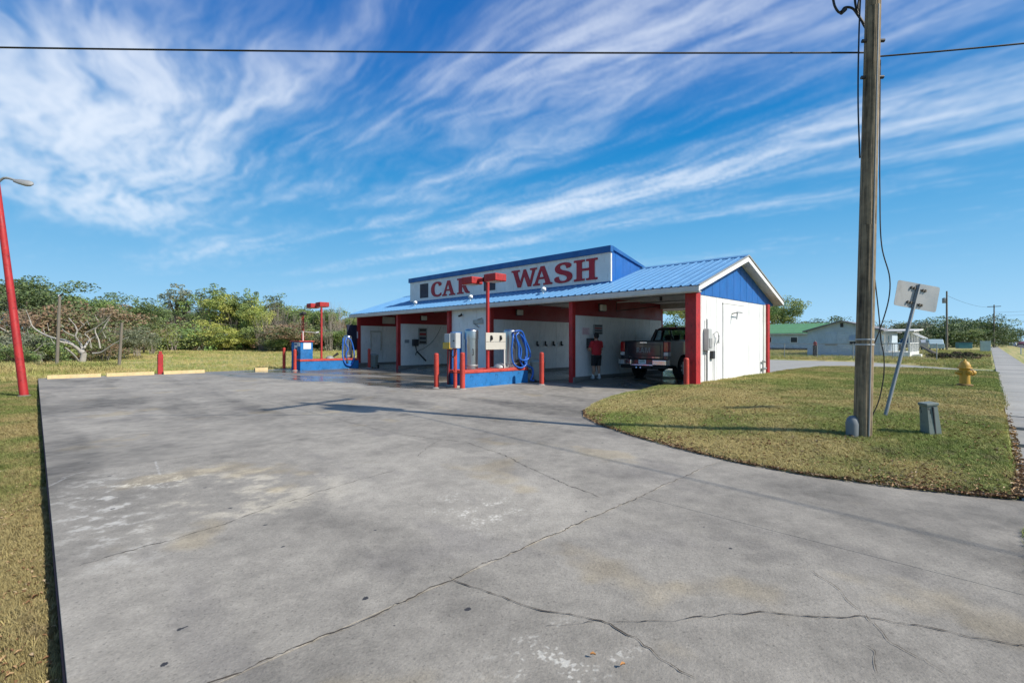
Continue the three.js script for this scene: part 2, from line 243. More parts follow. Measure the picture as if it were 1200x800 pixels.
function concreteMaps(W, H, x0, x1, z0, z1, fine) {
  const near = spots.filter(s => s.x > x0 && s.x < x1 && s.z > z0 && s.z < z1);
  const dc = new Uint8Array(W * H * 4), dr = new Uint8Array(W * H * 4);
  for (let j = 0; j < H; j++) for (let i = 0; i < W; i++) {
    const x = lerp(x0, x1, (i + 0.5) / W), z = lerp(z0, z1, (j + 0.5) / H); let c = concreteAt(x, z, fine), rough = 0.86;
    for (const s of near) { const q = Math.hypot((x - s.x) * 1.4, z - s.z) + 0.02 * (vn(x * 40, z * 40) - 0.5); if (q < 0.016 * s.k) c = [0.03, 0.03, 0.034]; }
    if (!fine) {
      const w = wetAt(x, z); const dirt = ss(0.45, 0.65, fbm(x * 0.9 + 50, z * 1.4, 4)) * ss(-6, -10, z) * w;
      const k = lerp(1, 0.55, w); c = [c[0] * k * lerp(1, 1.0, dirt), c[1] * k * lerp(1, 0.86, dirt), c[2] * k * lerp(1, 0.62, dirt)];
      const film = ss(0.4, 0.55, fbm(x * 0.55 + 7, z * 0.8, 4)); rough = lerp(0.86, lerp(0.34, 0.07, film), w);
    }
    const o = (j * W + i) * 4; for (let k = 0; k < 3; k++) { dc[o + k] = enc(clamp(c[k])) * 255; dr[o + k] = rough * 255; } dc[o + 3] = dr[o + 3] = 255;
  }
  const mk = (d, srgb) => { const t = new THREE.DataTexture(d, W, H); if (srgb) t.colorSpace = THREE.SRGBColorSpace; t.magFilter = THREE.LinearFilter; t.minFilter = THREE.LinearMipmapLinearFilter; t.generateMipmaps = true; t.wrapS = t.wrapT = THREE.ClampToEdgeWrapping; t.needsUpdate = true; return t; };
  return [mk(dc, true), fine ? null : mk(dr, false)];
}
const NEAR = [-7.4, 2.6, -8.2, -0.1], FAR = [-27.6, 3, -22.4, 0.1];
const [nearMap] = concreteMaps(2048, 1664, ...NEAR, true);
const [farMap, farRough] = concreteMaps(2048, 1504, ...FAR, false);
const bumpNear = bumpTex.clone(); bumpNear.repeat.set(14, 11); bumpNear.needsUpdate = true;
const bumpFar = bumpTex.clone(); bumpFar.repeat.set(34, 25); bumpFar.needsUpdate = true;
M.slabNear = new THREE.MeshStandardMaterial({ map: nearMap, roughness: 0.88, bumpMap: bumpNear, bumpScale: 0.002 });
M.slabFar = new THREE.MeshStandardMaterial({ map: farMap, roughness: 1, roughnessMap: farRough, bumpMap: bumpFar, bumpScale: 0.0015 });
function slabGeo(x0, x1, z0, z1, y0, y1, top, area, jag = false) {   // chamfered slab; uv = place in the area
  const c = 0.0016, pos = [], q = (a, b, d, e) => pos.push(...a, ...b, ...d, ...a, ...d, ...e);
  const T = [[x0 + c, z1 - c], [x1 - c, z1 - c], [x1 - c, z0 + c], [x0 + c, z0 + c]].map(([x, z]) => [x, y1 + top(x, z), z]), E = [[x0, z1], [x1, z1], [x1, z0], [x0, z0]].map(([x, z]) => [x, y1 + top(x, z) - c, z]), L = E.map(([x, , z]) => [x, y0, z]);
  q(T[0], T[1], T[2], T[3]);
  for (let i = 0; i < 4; i++) { const k = (i + 1) % 4; q(E[i], E[k], T[k], T[i]); q(L[i], L[k], E[k], E[i]); }
  const g = new THREE.BufferGeometry(); g.setAttribute('position', new THREE.Float32BufferAttribute(pos, 3)); g.computeVertexNormals();
  const uv = []; for (let i = 0; i < pos.length; i += 3) uv.push((pos[i] - area[0]) / (area[1] - area[0]), (pos[i + 2] - area[2]) / (area[3] - area[2]));
  g.setAttribute('uv', new THREE.Float32BufferAttribute(uv, 2)); return g;
}
const bare3 = (name, g, m, parent) => { const o = new THREE.Mesh(g, m); o.name = name; o.castShadow = o.receiveShadow = true; parent.add(o); return o; };
const bayRise = z => 0.1 * ss(-13.6, -15.0, z);
const driveway = new THREE.Group(); driveway.name = 'driveway'; scene.add(driveway); structure(driveway);
driveway.userData.label = 'weathered grey concrete driveway with joints, cracks and stains';
const xJ = [], zJ = [-0.1, -4.15, -8.2, -12.25, -13.72]; for (let k = -10; k <= 0; k++) xJ.push(-2.4 + 2.5 * k); xJ.push(2.6);
bare3('joint_filler', box(-27.38, 2.58, -0.3, -0.006, -13.7, -0.14), M.soil, driveway);
for (let i = 0; i + 1 < xJ.length; i++) for (let j = 0; j + 1 < zJ.length; j++) {
  const nearOne = xJ[i] > -7.5 && j < 2, g = 0.001, r = rng(i * 17 + j)(), dy = -0.003 * r;
  bare3('slab', slabGeo(xJ[i] + g, xJ[i + 1] - g, zJ[j + 1] + g, zJ[j] - g, -0.24, dy, () => 0, nearOne ? NEAR : FAR), nearOne ? M.slabNear : M.slabFar, driveway);
}
bare3('edge_face', box(-27.36, 2.56, -0.17, -0.018, -0.106, -0.101).translate(0, 0, 0.004), paint(0.16, 0.085, 0.10, 0.85, { bumpMap: bumpFine, bumpScale: 0.006 }), driveway);
// cracks filled with soil: thin uneven ribbons that lie on the slabs
function crack(pts, w, seed, green) {
  const r = rng(seed), P = []; const c = new THREE.CatmullRomCurve3(pts.map(p => V(p.x, 0, p.z)), false, 'catmullrom', 0.2), n = Math.ceil(c.getLength() / 0.035);
  let off = 0; for (let i = 0; i <= n; i++) { const p = c.getPoint(i / n), t = c.getTangent(i / n); off = off * 0.8 + (r() - 0.5) * 0.026; const ww = 0.72 * w * (0.25 + 1.1 * Math.pow(r(), 1.5)) * ss(0, 0.06, i / n) * ss(1, 0.9, i / n); P.push([p.x - t.z * (off + ww), p.z + t.x * (off + ww), p.x - t.z * (off - ww), p.z + t.x * (off - ww)]); }
  const g = strip(P.length - 1, 1, (i, j) => { const q = P[Math.round(i * (P.length - 1))]; return j < 0.5 ? [q[0], 0.0035, q[1]] : [q[2], 0.0035, q[3]]; });
  mesh('crack', g, M.soil, driveway);
}
const G = (...a) => a.map(([x, y]) => onGround(x, y));
crack(G([525, 675], [560, 690], [600, 706], [660, 720], [712, 731], [755, 752], [790, 778], [818, 797]), 0.0055, 1);
crack(G([712, 728], [760, 726], [830, 722], [900, 719], [960, 720], [1015, 722], [1070, 732], [1130, 745], [1200, 757], [1240, 764]), 0.005, 2);
crack(G([900, 655], [950, 668], [985, 692], [1012, 718], [1024, 730], [1045, 752], [1085, 772], [1120, 795]), 0.0025, 3);
crack(G([1010, 752], [1024, 765], [1030, 790]), 0.002, 4);
crack(G([465, 507], [500, 513], [545, 518], [590, 533], [620, 548], [660, 566], [720, 589]), 0.006, 5);
crack(G([85, 665], [150, 645], [200, 633], [260, 616], [310, 597], [370, 577], [425, 561], [470, 549]), 0.0045, 6);
crack([0.15, 0.8, 1.5, 2.2, 3, 4, 5, 6.1].map(z => V(-2.4, 0, -z)), 0.0055, 7);
crack([0.15, 1, 2, 3, 4.1].map(z => V(-7.4, 0, -z)), 0.003, 11); crack([7.4, 8.6, 9.9, 11, 12.4].map(x => V(-x, 0, -4.15)), 0.004, 12);
crack(G([640, 735], [700, 728]), 0.003, 8);
crack(G([490, 535], [500, 525], [515, 515]), 0.003, 9); crack(G([60, 585], [95, 580], [130, 570]), 0.002, 10);

// floor of the wash bays, wet, and the apron behind
const washFloor = structure(thing('wash_floor', 'wet grey concrete floor of the wash bays', 'floor')); delete washFloor.userData.category;
for (const [a, b] of [[-27.3, -22.6], [-22.6, -18.1], [-18.1, -15.2], [-15.2, -10.8], [-10.8, -6.3]]) for (let k = 0; k < 5; k++) { const z1 = -13.73 - (k ? 1.4 + (k - 1) * 1.8 : 0), z0 = k ? z1 - 1.8 : -15.13; bare3('slab', slabGeo(a + 0.004, b - 0.004, z0 + 0.003, z1 - 0.003, -0.2, 0.0, (x, z) => bayRise(z), FAR), M.slabFar, washFloor); }
M.apron = new THREE.MeshStandardMaterial({ map: rep(farMap, 0.033), color: lin(1, 1, 1), roughness: 0.85 });
const apronMat = paint(0.34, 0.335, 0.31, 0.85);
{ const back = structure(thing('back_drive', 'pale concrete drive behind the car wash', 'drive')); delete back.userData.category;
  for (let k = 0; k < 9; k++) { const x0 = -30 + k * 3.35, x1 = x0 + 3.34; mesh('slab', box(x0, x1, -0.2, 0.07, -41, -22.42), apronMat, back); } }
// sidewalk
const walkHeight = z => 0.01 + 0.13 * ss(-6.6, -13, z);
{ const walk = structure(thing('sidewalk', 'pale concrete sidewalk in square slabs', 'sidewalk')); delete walk.userData.category;
  const mats = [paint(0.33, 0.325, 0.3, 0.85, { bumpMap: bumpFine, bumpScale: 0.003 }), paint(0.29, 0.285, 0.265, 0.85, { bumpMap: bumpFine, bumpScale: 0.003 }), paint(0.37, 0.36, 0.33, 0.85, { bumpMap: bumpFine, bumpScale: 0.003 })];
  const r = rng(5);
  for (let k = 0; k < 120; k++) { const z1 = -6.6 - k * 1.5, z0 = z1 - 1.485, y = walkHeight((z0 + z1) / 2); const g = rbox(0.215, 1.47, -0.15, y + 0.008 * r(), z0, z1, 0.008); mesh('slab', g, mats[Math.floor(r() * 3)], walk); } }
structure(sheet('road', 5, 13, -600, 60, 2, 4, () => -0.03, paint(0.06, 0.06, 0.06, 0.9)));

// ---------------------------------------------------------------- grass, leaves
function tuftGeo(n, h, spread, w, seed) {
  const r = rng(seed), pos = [];
  for (let i = 0; i < n; i++) { const a = r() * 6.283, b = r() * 6.283, x = Math.cos(a) * spread * r(), z = Math.sin(a) * spread * r(), hh = h * (0.5 + r() * 0.7), l = hh * (0.2 + 0.9 * r()), dx = Math.cos(b), dz = Math.sin(b), ww = w * (0.6 + 0.6 * r());
    const m = [x + dx * l * 0.35, hh * 0.62, z + dz * l * 0.35], t = [x + dx * l, hh, z + dz * l], px = -dz * ww, pz = dx * ww;
    pos.push(x - px, -0.01, z - pz, x + px, -0.01, z + pz, m[0] + px * 0.7, m[1], m[2] + pz * 0.7, x - px, -0.01, z - pz, m[0] + px * 0.7, m[1], m[2] + pz * 0.7, m[0] - px * 0.7, m[1], m[2] - pz * 0.7, m[0] - px * 0.7, m[1], m[2] - pz * 0.7, m[0] + px * 0.7, m[1], m[2] + pz * 0.7, ...t); }
  const g = new THREE.BufferGeometry(); g.setAttribute('position', new THREE.Float32BufferAttribute(pos, 3)); g.computeVertexNormals(); return g;
}
const bladeMat = new THREE.MeshStandardMaterial({ color: 0xffffff, roughness: 0.9, side: THREE.DoubleSide });
function scatter(name, label, category, geo, N, seed, place, colour, mat = bladeMat) {
  const r = rng(seed), m = new THREE.InstancedMesh(geo, mat, N), o = new THREE.Object3D(), c = new THREE.Color(); let k = 0;
  for (let tries = 0; k < N && tries < N * 12; tries++) { const p = place(r); if (!p) continue; o.position.set(p[0], p[1], p[2]); o.rotation.set((r() - 0.5) * 0.5 * (p[4] ?? 1), r() * 6.283, (r() - 0.5) * 0.5 * (p[4] ?? 1)); o.scale.setScalar(p[3] * (0.7 + 0.6 * r())); o.updateMatrix(); m.setMatrixAt(k, o.matrix); const q = colour(p, r); m.setColorAt(k, c.setRGB(q[0], q[1], q[2])); k++; }
  m.count = k; m.castShadow = m.receiveShadow = true; m.name = numbered(name); tag(m, label, category, null, 'stuff'); scene.add(m); return m;
}
const grassTone = green => (p, r) => { const t = turf(p[0], p[2], (typeof green === 'function' ? green(p[0], p[2]) : green) + (r() - 0.5) * 0.7, 4); const k = 0.9 + 0.5 * r(); return t.map(v => v * k); };
const tuftA = tuftGeo(9, 0.05, 0.05, 0.0022, 3), tuftB = tuftGeo(14, 0.055, 0.11, 0.004, 4), tuftC = tuftGeo(14, 0.3, 0.16, 0.008, 5);
scatter('lawn_grass', 'short mixed green and straw grass of the lawn beside the car wash', 'grass', tuftA, 150000, 21, r => { const z = -6 - 9 * Math.pow(r(), 1.4), x = -7.6 + 7.9 * r(); const pass = x < 0.17 && inPoly(lawnPoly, x, z); return pass ? [x, lawnHeight(x, z), z, 0.55 + 0.6 * vn(x * 1.5, z * 1.5)] : null; }, grassTone(lawnGreen));
scatter('lawn_grass', 'short grass of the lawn around the yellow hydrant', 'grass', tuftB, 80000, 22, r => { const z = -13 - 16 * r(), x = -6.6 + 6.9 * r(); return x < 0.17 && x > -6.2 && inPoly(lawnPoly, x, z) ? [x, lawnHeight(x, z), z, 0.6 + 0.6 * vn(x * 1.5, z * 1.5)] : null; }, grassTone(lawnGreen));
scatter('strip_grass', 'patchy dry grass beside the driveway slab edge', 'grass', tuftA, 60000, 23, r => { const x = -1.5 - 28 * Math.pow(r(), 1.8), z = -0.1 + (0.35 + 0.09 * Math.abs(x)) * r(); return fbm(x * 3, z * 3 + 4, 3) > 0.22 + 0.2 * r() ? [x, fieldHeight(x, z), z, 0.6 + 0.5 * vn(x * 2, z * 2)] : null; }, (p, r) => { const k = 0.55 + 0.35 * r(); return turf(p[0], p[2], stripGreen(p[0], p[2]) + 0.25 + (r() - 0.5) * 0.6, 4).map(v => v * k); });
scatter('field_grass', 'rough dry grass of the open field before the woods', 'grass', tuftC, 45000, 24, r => { const x = -27.3 - 65 * Math.pow(r(), 1.6), z = 6 - 75 * r(); return [x, fieldHeight(x, z), z, 0.3 + 0.3 * vn(x, z) + 0.5 * ss(-45, -90, x)]; }, grassTone(0.45));
scatter('tall_weeds', 'tall straw coloured weeds around the dead tree', 'weeds', tuftC, 9000, 25, r => { const x = -28 - 14 * r(), z = 7 - 10.5 * r(); return vn(x * 0.5, z * 0.5) > 0.35 ? [x, fieldHeight(x, z), z, 0.45 + 0.9 * vn(x * 0.7, z * 0.7) * ss(-28, -34, x)] : null; }, grassTone(0.4));
scatter('back_grass', 'dry grass beyond the back drive around the blue house', 'grass', tuftC, 30000, 26, r => { const z = -34 - 70 * Math.pow(r(), 1.5), x = -36 + 36.1 * r(); if (z > lerp(-33.7, -40.8, ss(0.2, -7, x))) return null; return [x, backHeight(x, z), z, 0.28 + 0.4 * vn(x, z)]; }, grassTone(0.55));
const leafG = strip(2, 2, (i, j) => [(i - 0.5) * 0.05, 0.018 * Math.abs(j - 0.5) * 2 + 0.01 * Math.sin(i * 3), (j - 0.5) * 0.032 * (1 - Math.abs(i - 0.5) * 1.4)]);
const leafTone = (p, r) => { const k = r(); return k < 0.4 ? [0.2, 0.1, 0.045] : k < 0.75 ? [0.38, 0.24, 0.12] : k < 0.95 ? [0.48, 0.36, 0.22] : [0.12, 0.06, 0.03]; };
scatter('fallen_leaves', 'brown fallen leaves gathered along the lawn edge', 'leaves', leafG, 3400, 27, r => { const k = Math.floor(6 + r() * 9), t = r(), [ax, az] = lawnPoly[k], [bx, bz] = lawnPoly[k + 1], off = (r() * r() * 0.55) - 0.06; const x = lerp(ax, bx, t), z = lerp(az, bz, t), l = Math.hypot(bx - ax, bz - az), nx = (bz - az) / l, nz = -(bx - ax) / l; const X = x + nx * off, Z = z + nz * off; return X > 0.15 && Z < -6.7 ? null : [X, Math.max(0.004, lawnHeight(X, Z)) + 0.01, Z, 0.62, 1.5]; }, leafTone);
scatter('fallen_leaves', 'brown fallen leaves scattered over the lawn grass', 'leaves', leafG, 2200, 28, r => { const x = -7 + 7.2 * r(), z = -6.3 - 9 * r() * r(); return inPoly(lawnPoly, x, z) ? [x, lawnHeight(x, z) + 0.03, z, 0.55, 1.5] : null; }, leafTone);
scatter('fallen_leaves', 'brown leaf litter lying on the grass beside the slab edge', 'leaves', leafG, 1300, 29, r => { const x = -1.8 - 20 * r() * r(), z = -0.08 + (0.2 + 0.06 * Math.abs(x)) * r(); return [x, fieldHeight(x, z) + 0.02, z, 0.48, 1.5]; }, leafTone);
scatter('fallen_leaves', 'dry leaves lying along the sidewalk edge', 'leaves', leafG, 500, 31, r => { const z = -6.6 - 8 * r() * r(), x = 0.2 + 0.12 * (r() - 0.3); return [x, walkHeight(z) + 0.02, z, 0.8, 1.5]; }, leafTone);
for (const [px, py, lab] of [[695, 768, 'single orange dry leaf lying on the concrete beside the long crack'], [730, 780, 'small brown dry leaf lying on the bare concrete']]) { const p = onGround(px, py, 0.01); const l = mesh('dry_leaf', leafG.clone().scale(0.5, 0.5, 0.5).rotateY(px).translate(p.x, 0.012, p.z), bare(0.4, 0.19, 0.06, 0.8, { side: THREE.DoubleSide }), null); tag(l, lab, 'leaf'); }
scatter('weed_tuft', 'small weeds growing at the driveway end of the sidewalk', 'weeds', tuftA, 500, 30, r => { const z = -4.3 - 1.3 * r(), x = 0.19 + 0.12 * r() + 0.02; return [x, 0, z, 0.8]; }, grassTone(0.6));
// ---------------------------------------------------------------- the car wash
const font = await new FontLoader().loadAsync('fonts/droid/droid_serif_bold.typeface.json');
const fontSans = await new FontLoader().loadAsync('fonts/droid/droid_sans_bold.typeface.json');
const FZ = -13.95, BZ = -20.5, EZ = -13.65, RZ = -17.65, BE = -21.65, RX = -5.95, LX = -27.75;
const roofY = z => z > RZ ? 3.15 + (EZ - z) * 0.3375 : 4.5 - (RZ - z) * 0.3375;
const wash = thing('car_wash', 'long white self-service car wash with blue metal roof, red columns and CAR WASH sign', 'car wash');
const ceilPts = [[-13.72, 2.98], [-14.6, 3.21], [-20.7, 3.21], [-21.5, 2.98]];
function wallTop(z) { return z > -14.6 ? lerp(2.98, 3.21, clamp((-13.72 - z) / 0.88)) : z < -20.7 ? lerp(3.21, 2.98, clamp((-20.7 - z) / 0.8)) : 3.21; }
// partitions between the bays: curb, white panels, red band
const parts = [[-27.07, 'x'], [-22.6], [-18.1], [-15.2], [-10.8]];
const curbMat = paint(0.2, 0.19, 0.175, 0.6);
const T = 0.075;
for (const [X] of parts) {
  const w = part('partition_wall', wash);
  mesh('curb', rbox(X - 0.12, X + 0.12, -0.05, 0.2, BZ, FZ + 0.1, 0.02), curbMat, w);
  const zs = [FZ - 0.05, -15.5, -17.0, -18.25, -19.4, BZ]; for (let i = 0; i + 1 < zs.length; i++) mesh('wall_panel', rbox(X - T, X + T, 0.2, 2.462, zs[i + 1] + 0.006, zs[i] - 0.006, 0.006), M.white, w);
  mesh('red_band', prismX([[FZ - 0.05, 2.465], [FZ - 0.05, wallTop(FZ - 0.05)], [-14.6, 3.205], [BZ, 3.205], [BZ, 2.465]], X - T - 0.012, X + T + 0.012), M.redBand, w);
  mesh('core', box(X - T + 0.02, X + T - 0.02, 0.15, 3.2, BZ + 0.02, FZ - 0.3), M.dark, w);
}
// front columns
for (const X of [-27.07, -22.6, -18.1, -15.2, -10.8]) mesh('column', rbox(X - 0.085, X + 0.085, -0.02, 3.0, FZ - 0.06, FZ + 0.13, 0.012), M.red, wash);
for (const X of [-27.07, -22.6, -18.1, -15.2, -10.8]) mesh('column', rbox(X - 0.085, X + 0.085, 0.02, 3.2, BZ - 0.13, BZ - 0.003, 0.012), M.red, wash);
{ const p = part('end_pier', wash); mesh('pier_face', rbox(-6.52, -6.19, -0.1, 2.97, FZ - 0.3, FZ + 0.02, 0.015), M.red, p); mesh('corner_trim', rbox(-6.205, -6.17, -0.1, 2.96, FZ - 0.29, FZ + 0.03, 0.008), M.red, p); }
mesh('end_pier', rbox(-6.5, -6.2, -0.1, 2.97, -20.78, BZ - 0.02, 0.015), M.red, wash);
// end wall of white siding sheets
{ const w = part('end_wall', wash); const zs = [FZ - 0.3, -15.3, -16.24, -18.15, -19.3, -20.5];
  for (let i = 0; i + 1 < zs.length; i++) { if (i === 2) continue; mesh('wall_panel', rbox(-6.44, -6.3, -0.1, 2.93, zs[i + 1] + 0.006, zs[i] - 0.006, 0.006), M.white, w); }
  mesh('core', box(-6.42, -6.33, -0.1, 3.18, -20.5, FZ - 0.31), M.dark, w);
  for (const [za, zb] of [[-14.26, -15.8], [-15.8, -17.35], [-17.35, -18.9], [-18.9, -20.5]]) mesh('lining_panel', rbox(-6.47, -6.443, 0.08, 2.93, zb + 0.004, za - 0.004, 0.004), M.white, w);
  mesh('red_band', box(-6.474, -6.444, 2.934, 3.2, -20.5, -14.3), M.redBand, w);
  mesh('wall_panel', rbox(-6.44, -6.3, 2.78, 2.93, -18.144, -16.246, 0.006), M.white, w);
  for (const z of [-14.62, -14.95, -15.75, -18.72, -19.85]) mesh('seam_batten', box(-6.3, -6.292, -0.1, 2.92, z - 0.012, z + 0.012), M.white, w);
  mesh('wall_panel', rbox(-6.42, -6.28, 0.1, 2.77, -18.13, -16.26, 0.008), M.white, w);
  mesh('corner_board', rbox(-6.42, -6.265, -0.1, 2.94, -20.5, -20.25, 0.01), M.trim, w);
  mesh('sill', box(-6.4, -6.27, 2.772, 2.79, -18.2, -16.2), M.trim, w);
}
// gable of blue boards
{ const g = part('gable', wash); const zs = []; for (let z = -13.9; z > -21.4; z -= 0.305) zs.push(z);
  for (const z of zs) { const a = z - 0.003, b = z - 0.302; const low = 2.95, y = q => roofY(q) - 0.17; if (y(a) < low && y(b) < low) continue; const pts = [[a, low], [b, low], [b, Math.max(low + 0.01, y(b))]]; if (a > RZ && b < RZ) pts.push([RZ, y(RZ)]); pts.push([a, Math.max(low + 0.01, y(a))]); mesh('board', prismX(pts, -6.43, -6.31 + (zs.indexOf(z) % 2) * 0.004), M.blue, g); } }
{ const g = mesh('gable', prismX([[-13.9, 3.0], [BE + 0.2, 3.0], [RZ, 4.3]], LX + 0.55, LX + 0.68), M.blue, wash); }
// fittings on the end wall
{ const meter = part('meter_box', wash); mesh('box', rbox(-6.3, -6.13, 1.22, 1.9, -14.98, -14.72, 0.015), M.lightGrey, meter); mesh('lid', rbox(-6.14, -6.11, 1.3, 1.6, -14.95, -14.75, 0.01), M.grey, meter); mesh('conduit', rod(V(-6.24, 0.1, -14.85), V(-6.24, 1.22, -14.85), 0.03), M.galv, meter); mesh('conduit', rod(V(-6.24, 1.9, -14.85), V(-6.24, 2.2, -14.85), 0.025), M.galv, meter);
  const valve = part('water_valve', wash); mesh('box', rbox(-6.3, -6.2, 0.95, 1.2, -15.4, -15.22, 0.01), M.dark, valve); mesh('pipe', [rod(V(-6.26, 0.1, -15.45), V(-6.26, 1.75, -15.45), 0.012), tube([V(-6.26, 1.75, -15.45), V(-6.2, 1.82, -15.55), V(-6.22, 1.6, -15.7), V(-6.24, 1.4, -15.6)], 0.012, 20, 6), rod(V(-6.18, 1.45, -15.62), V(-6.2, 1.7, -15.72), 0.025)], M.galv, valve);
  const arm = part('lamp_bracket', wash); mesh('bracket', [rod(V(-6.29, 2.45, -17.0), V(-6.08, 2.5, -17.0), 0.02), rod(V(-6.1, 2.5, -17.0), V(-6.1, 2.5, -17.45), 0.02), rod(V(-6.1, 2.5, -17.02), V(-6.1, 2.25, -16.95), 0.028, 0.018)], M.galv, arm);
  const tap = part('hose_tap', wash); mesh('pipe', [rod(V(-6.22, 0.2, -20.0), V(-6.22, 0.75, -20.0), 0.028), rod(V(-6.22, 0.75, -20.0), V(-6.22, 0.7, -20.25), 0.035), rod(V(-6.22, 0.45, -20.0), V(-6.22, 0.45, -20.3), 0.05)], M.galv, tap); }
// equipment room
{ const w = part('equipment_room', wash); for (let k = 0; k < 3; k++) { const x0 = -18.01 + k * 0.907; mesh('wall_panel', rbox(x0 + 0.004, x0 + 0.903, 0.12, 2.97, FZ - 0.12, FZ - 0.02, 0.006), M.white, w); } mesh('wall_panel', box(-18.0, -15.3, 0.1, 3.2, BZ + 0.02, BZ + 0.14), M.white, w); mesh('core', box(-17.98, -15.32, 0.1, 2.96, FZ - 0.2, FZ - 0.11), M.dark, w); mesh('curb', box(-18.0, -15.3, -0.05, 0.12, FZ - 0.1, FZ), curbMat, w);
  const sg = part('script_sign', wash); mesh('plate', rbox(-16.42, -15.75, 2.28, 2.46, FZ - 0.02, FZ + 0.02, 0.008), M.galv, sg); mesh('bracket', [rod(V(-16.35, 2.3, FZ + 0.02), V(-16.0, 2.12, FZ + 0.03), 0.02), rod(V(-16.1, 2.48, FZ + 0.02), V(-15.8, 2.52, FZ + 0.02), 0.02)], M.grey, sg);
  const cam = part('security_camera', wash); mesh('housing', [rod(V(-17.25, 2.72, FZ - 0.01), V(-17.2, 2.66, FZ + 0.2), 0.045), rod(V(-17.25, 2.8, FZ - 0.01), V(-17.24, 2.71, FZ + 0.06), 0.015)], M.dark, cam); }
// ceiling, beams, headers
mesh('ceiling', prismX([...ceilPts, ...ceilPts.slice().reverse().map(([z, y]) => [z, y + 0.02])], LX + 0.7, -6.45), M.ceiling, wash);
for (const [a, b] of [[-27.0, -22.68], [-22.52, -18.18], [-15.12, -10.88], [-10.72, -6.53]]) { mesh('back_header', box(a, b, 2.98, 3.2, BZ, BZ + 0.12), M.trim, wash); }
for (const z of [-16.2, -18.6]) for (const [a, b] of [[-27.0, -22.68], [-22.52, -18.18], [-15.12, -10.88], [-10.72, -6.53]]) mesh('ceiling_pipe', rod(V(a, 3.16, z), V(b, 3.16, z), 0.025), M.galv, wash);
// the roof
{ const roof = part('roof', wash);
  const n = 24, w = (RX - LX) / n;
  const nz = -Math.cos(Math.atan(0.3375)) * 0;
  function panelGeo(x0, x1, front) {                                // sheet with ribs
    const prof = []; const ribs = 3, p = (x1 - x0) / ribs; for (let k = 0; k < ribs; k++) { const a = x0 + k * p; prof.push([a, 0.0], [a + 0.03, 0.03], [a + 0.065, 0.03], [a + 0.095, 0.0], [a + p * 0.55, 0.0], [a + p * 0.57, 0.006], [a + p * 0.63, 0.006], [a + p * 0.65, 0]); } prof.push([x1, 0]);
    const za = front ? EZ + 0.02 : BE - 0.02, zb = RZ, g = strip(1, prof.length - 1, (i, j) => { const [x, h] = prof[Math.round(j * (prof.length - 1))], z = lerp(za, zb, i); return [x, roofY(z) + h, z]; });
    const under = strip(1, 1, (i, j) => { const z = lerp(za, zb, i); return [lerp(x0, x1, j), roofY(z) - 0.015, z]; });
    const flat = g.toNonIndexed(); flat.computeVertexNormals(); return [flat, under];
  }
  for (let k = 0; k < n; k++) for (const f of [true, false]) mesh('roof_panel', panelGeo(LX + k * w, LX + (k + 1) * w, f), M.roofBlue, roof);
  mesh('ridge_cap', prismX([[RZ + 0.22, 4.5 - 0.22 * 0.3375 + 0.035], [RZ, 4.545], [RZ - 0.22, 4.5 - 0.22 * 0.3375 + 0.035], [RZ - 0.22, 4.41], [RZ, 4.5], [RZ + 0.22, 4.41]], LX - 0.01, RX + 0.01), M.roofBlue, roof);
  mesh('gutter', [rbox(LX, RX, 2.965, 3.115, EZ - 0.02, EZ + 0.045, 0.01), box(LX, RX, 2.94, 2.968, EZ - 0.12, EZ + 0.02)], M.trim, roof);
  mesh('gutter', rbox(LX, RX, 2.965, 3.115, BE - 0.045, BE + 0.02, 0.01), M.trim, roof);
  for (const [x0, x1] of [[RX - 0.035, RX], [LX, LX + 0.035]]) mesh('bargeboard', prismX([[EZ + 0.04, 2.97], [EZ + 0.04, 3.125], [RZ, 4.47], [BE - 0.04, 3.125], [BE - 0.04, 2.97], [RZ, 4.3]], x0, x1), M.white, roof);
  for (const [x0, x1] of [[-6.31, RX - 0.036], [LX + 0.036, LX + 0.55]]) mesh('soffit', prismX([[EZ, 3.01], [RZ, 4.36], [BE, 3.01], [BE, 2.98], [RZ, 4.33], [EZ, 2.98]], x0, x1), M.trim, roof);
  mesh('rake_flashing', prismX([[EZ + 0.05, 3.155], [RZ, 4.525], [BE - 0.05, 3.155], [BE - 0.05, 3.12], [RZ, 4.475], [EZ + 0.05, 3.12]], RX - 0.02, RX + 0.03), M.grey, roof);
}
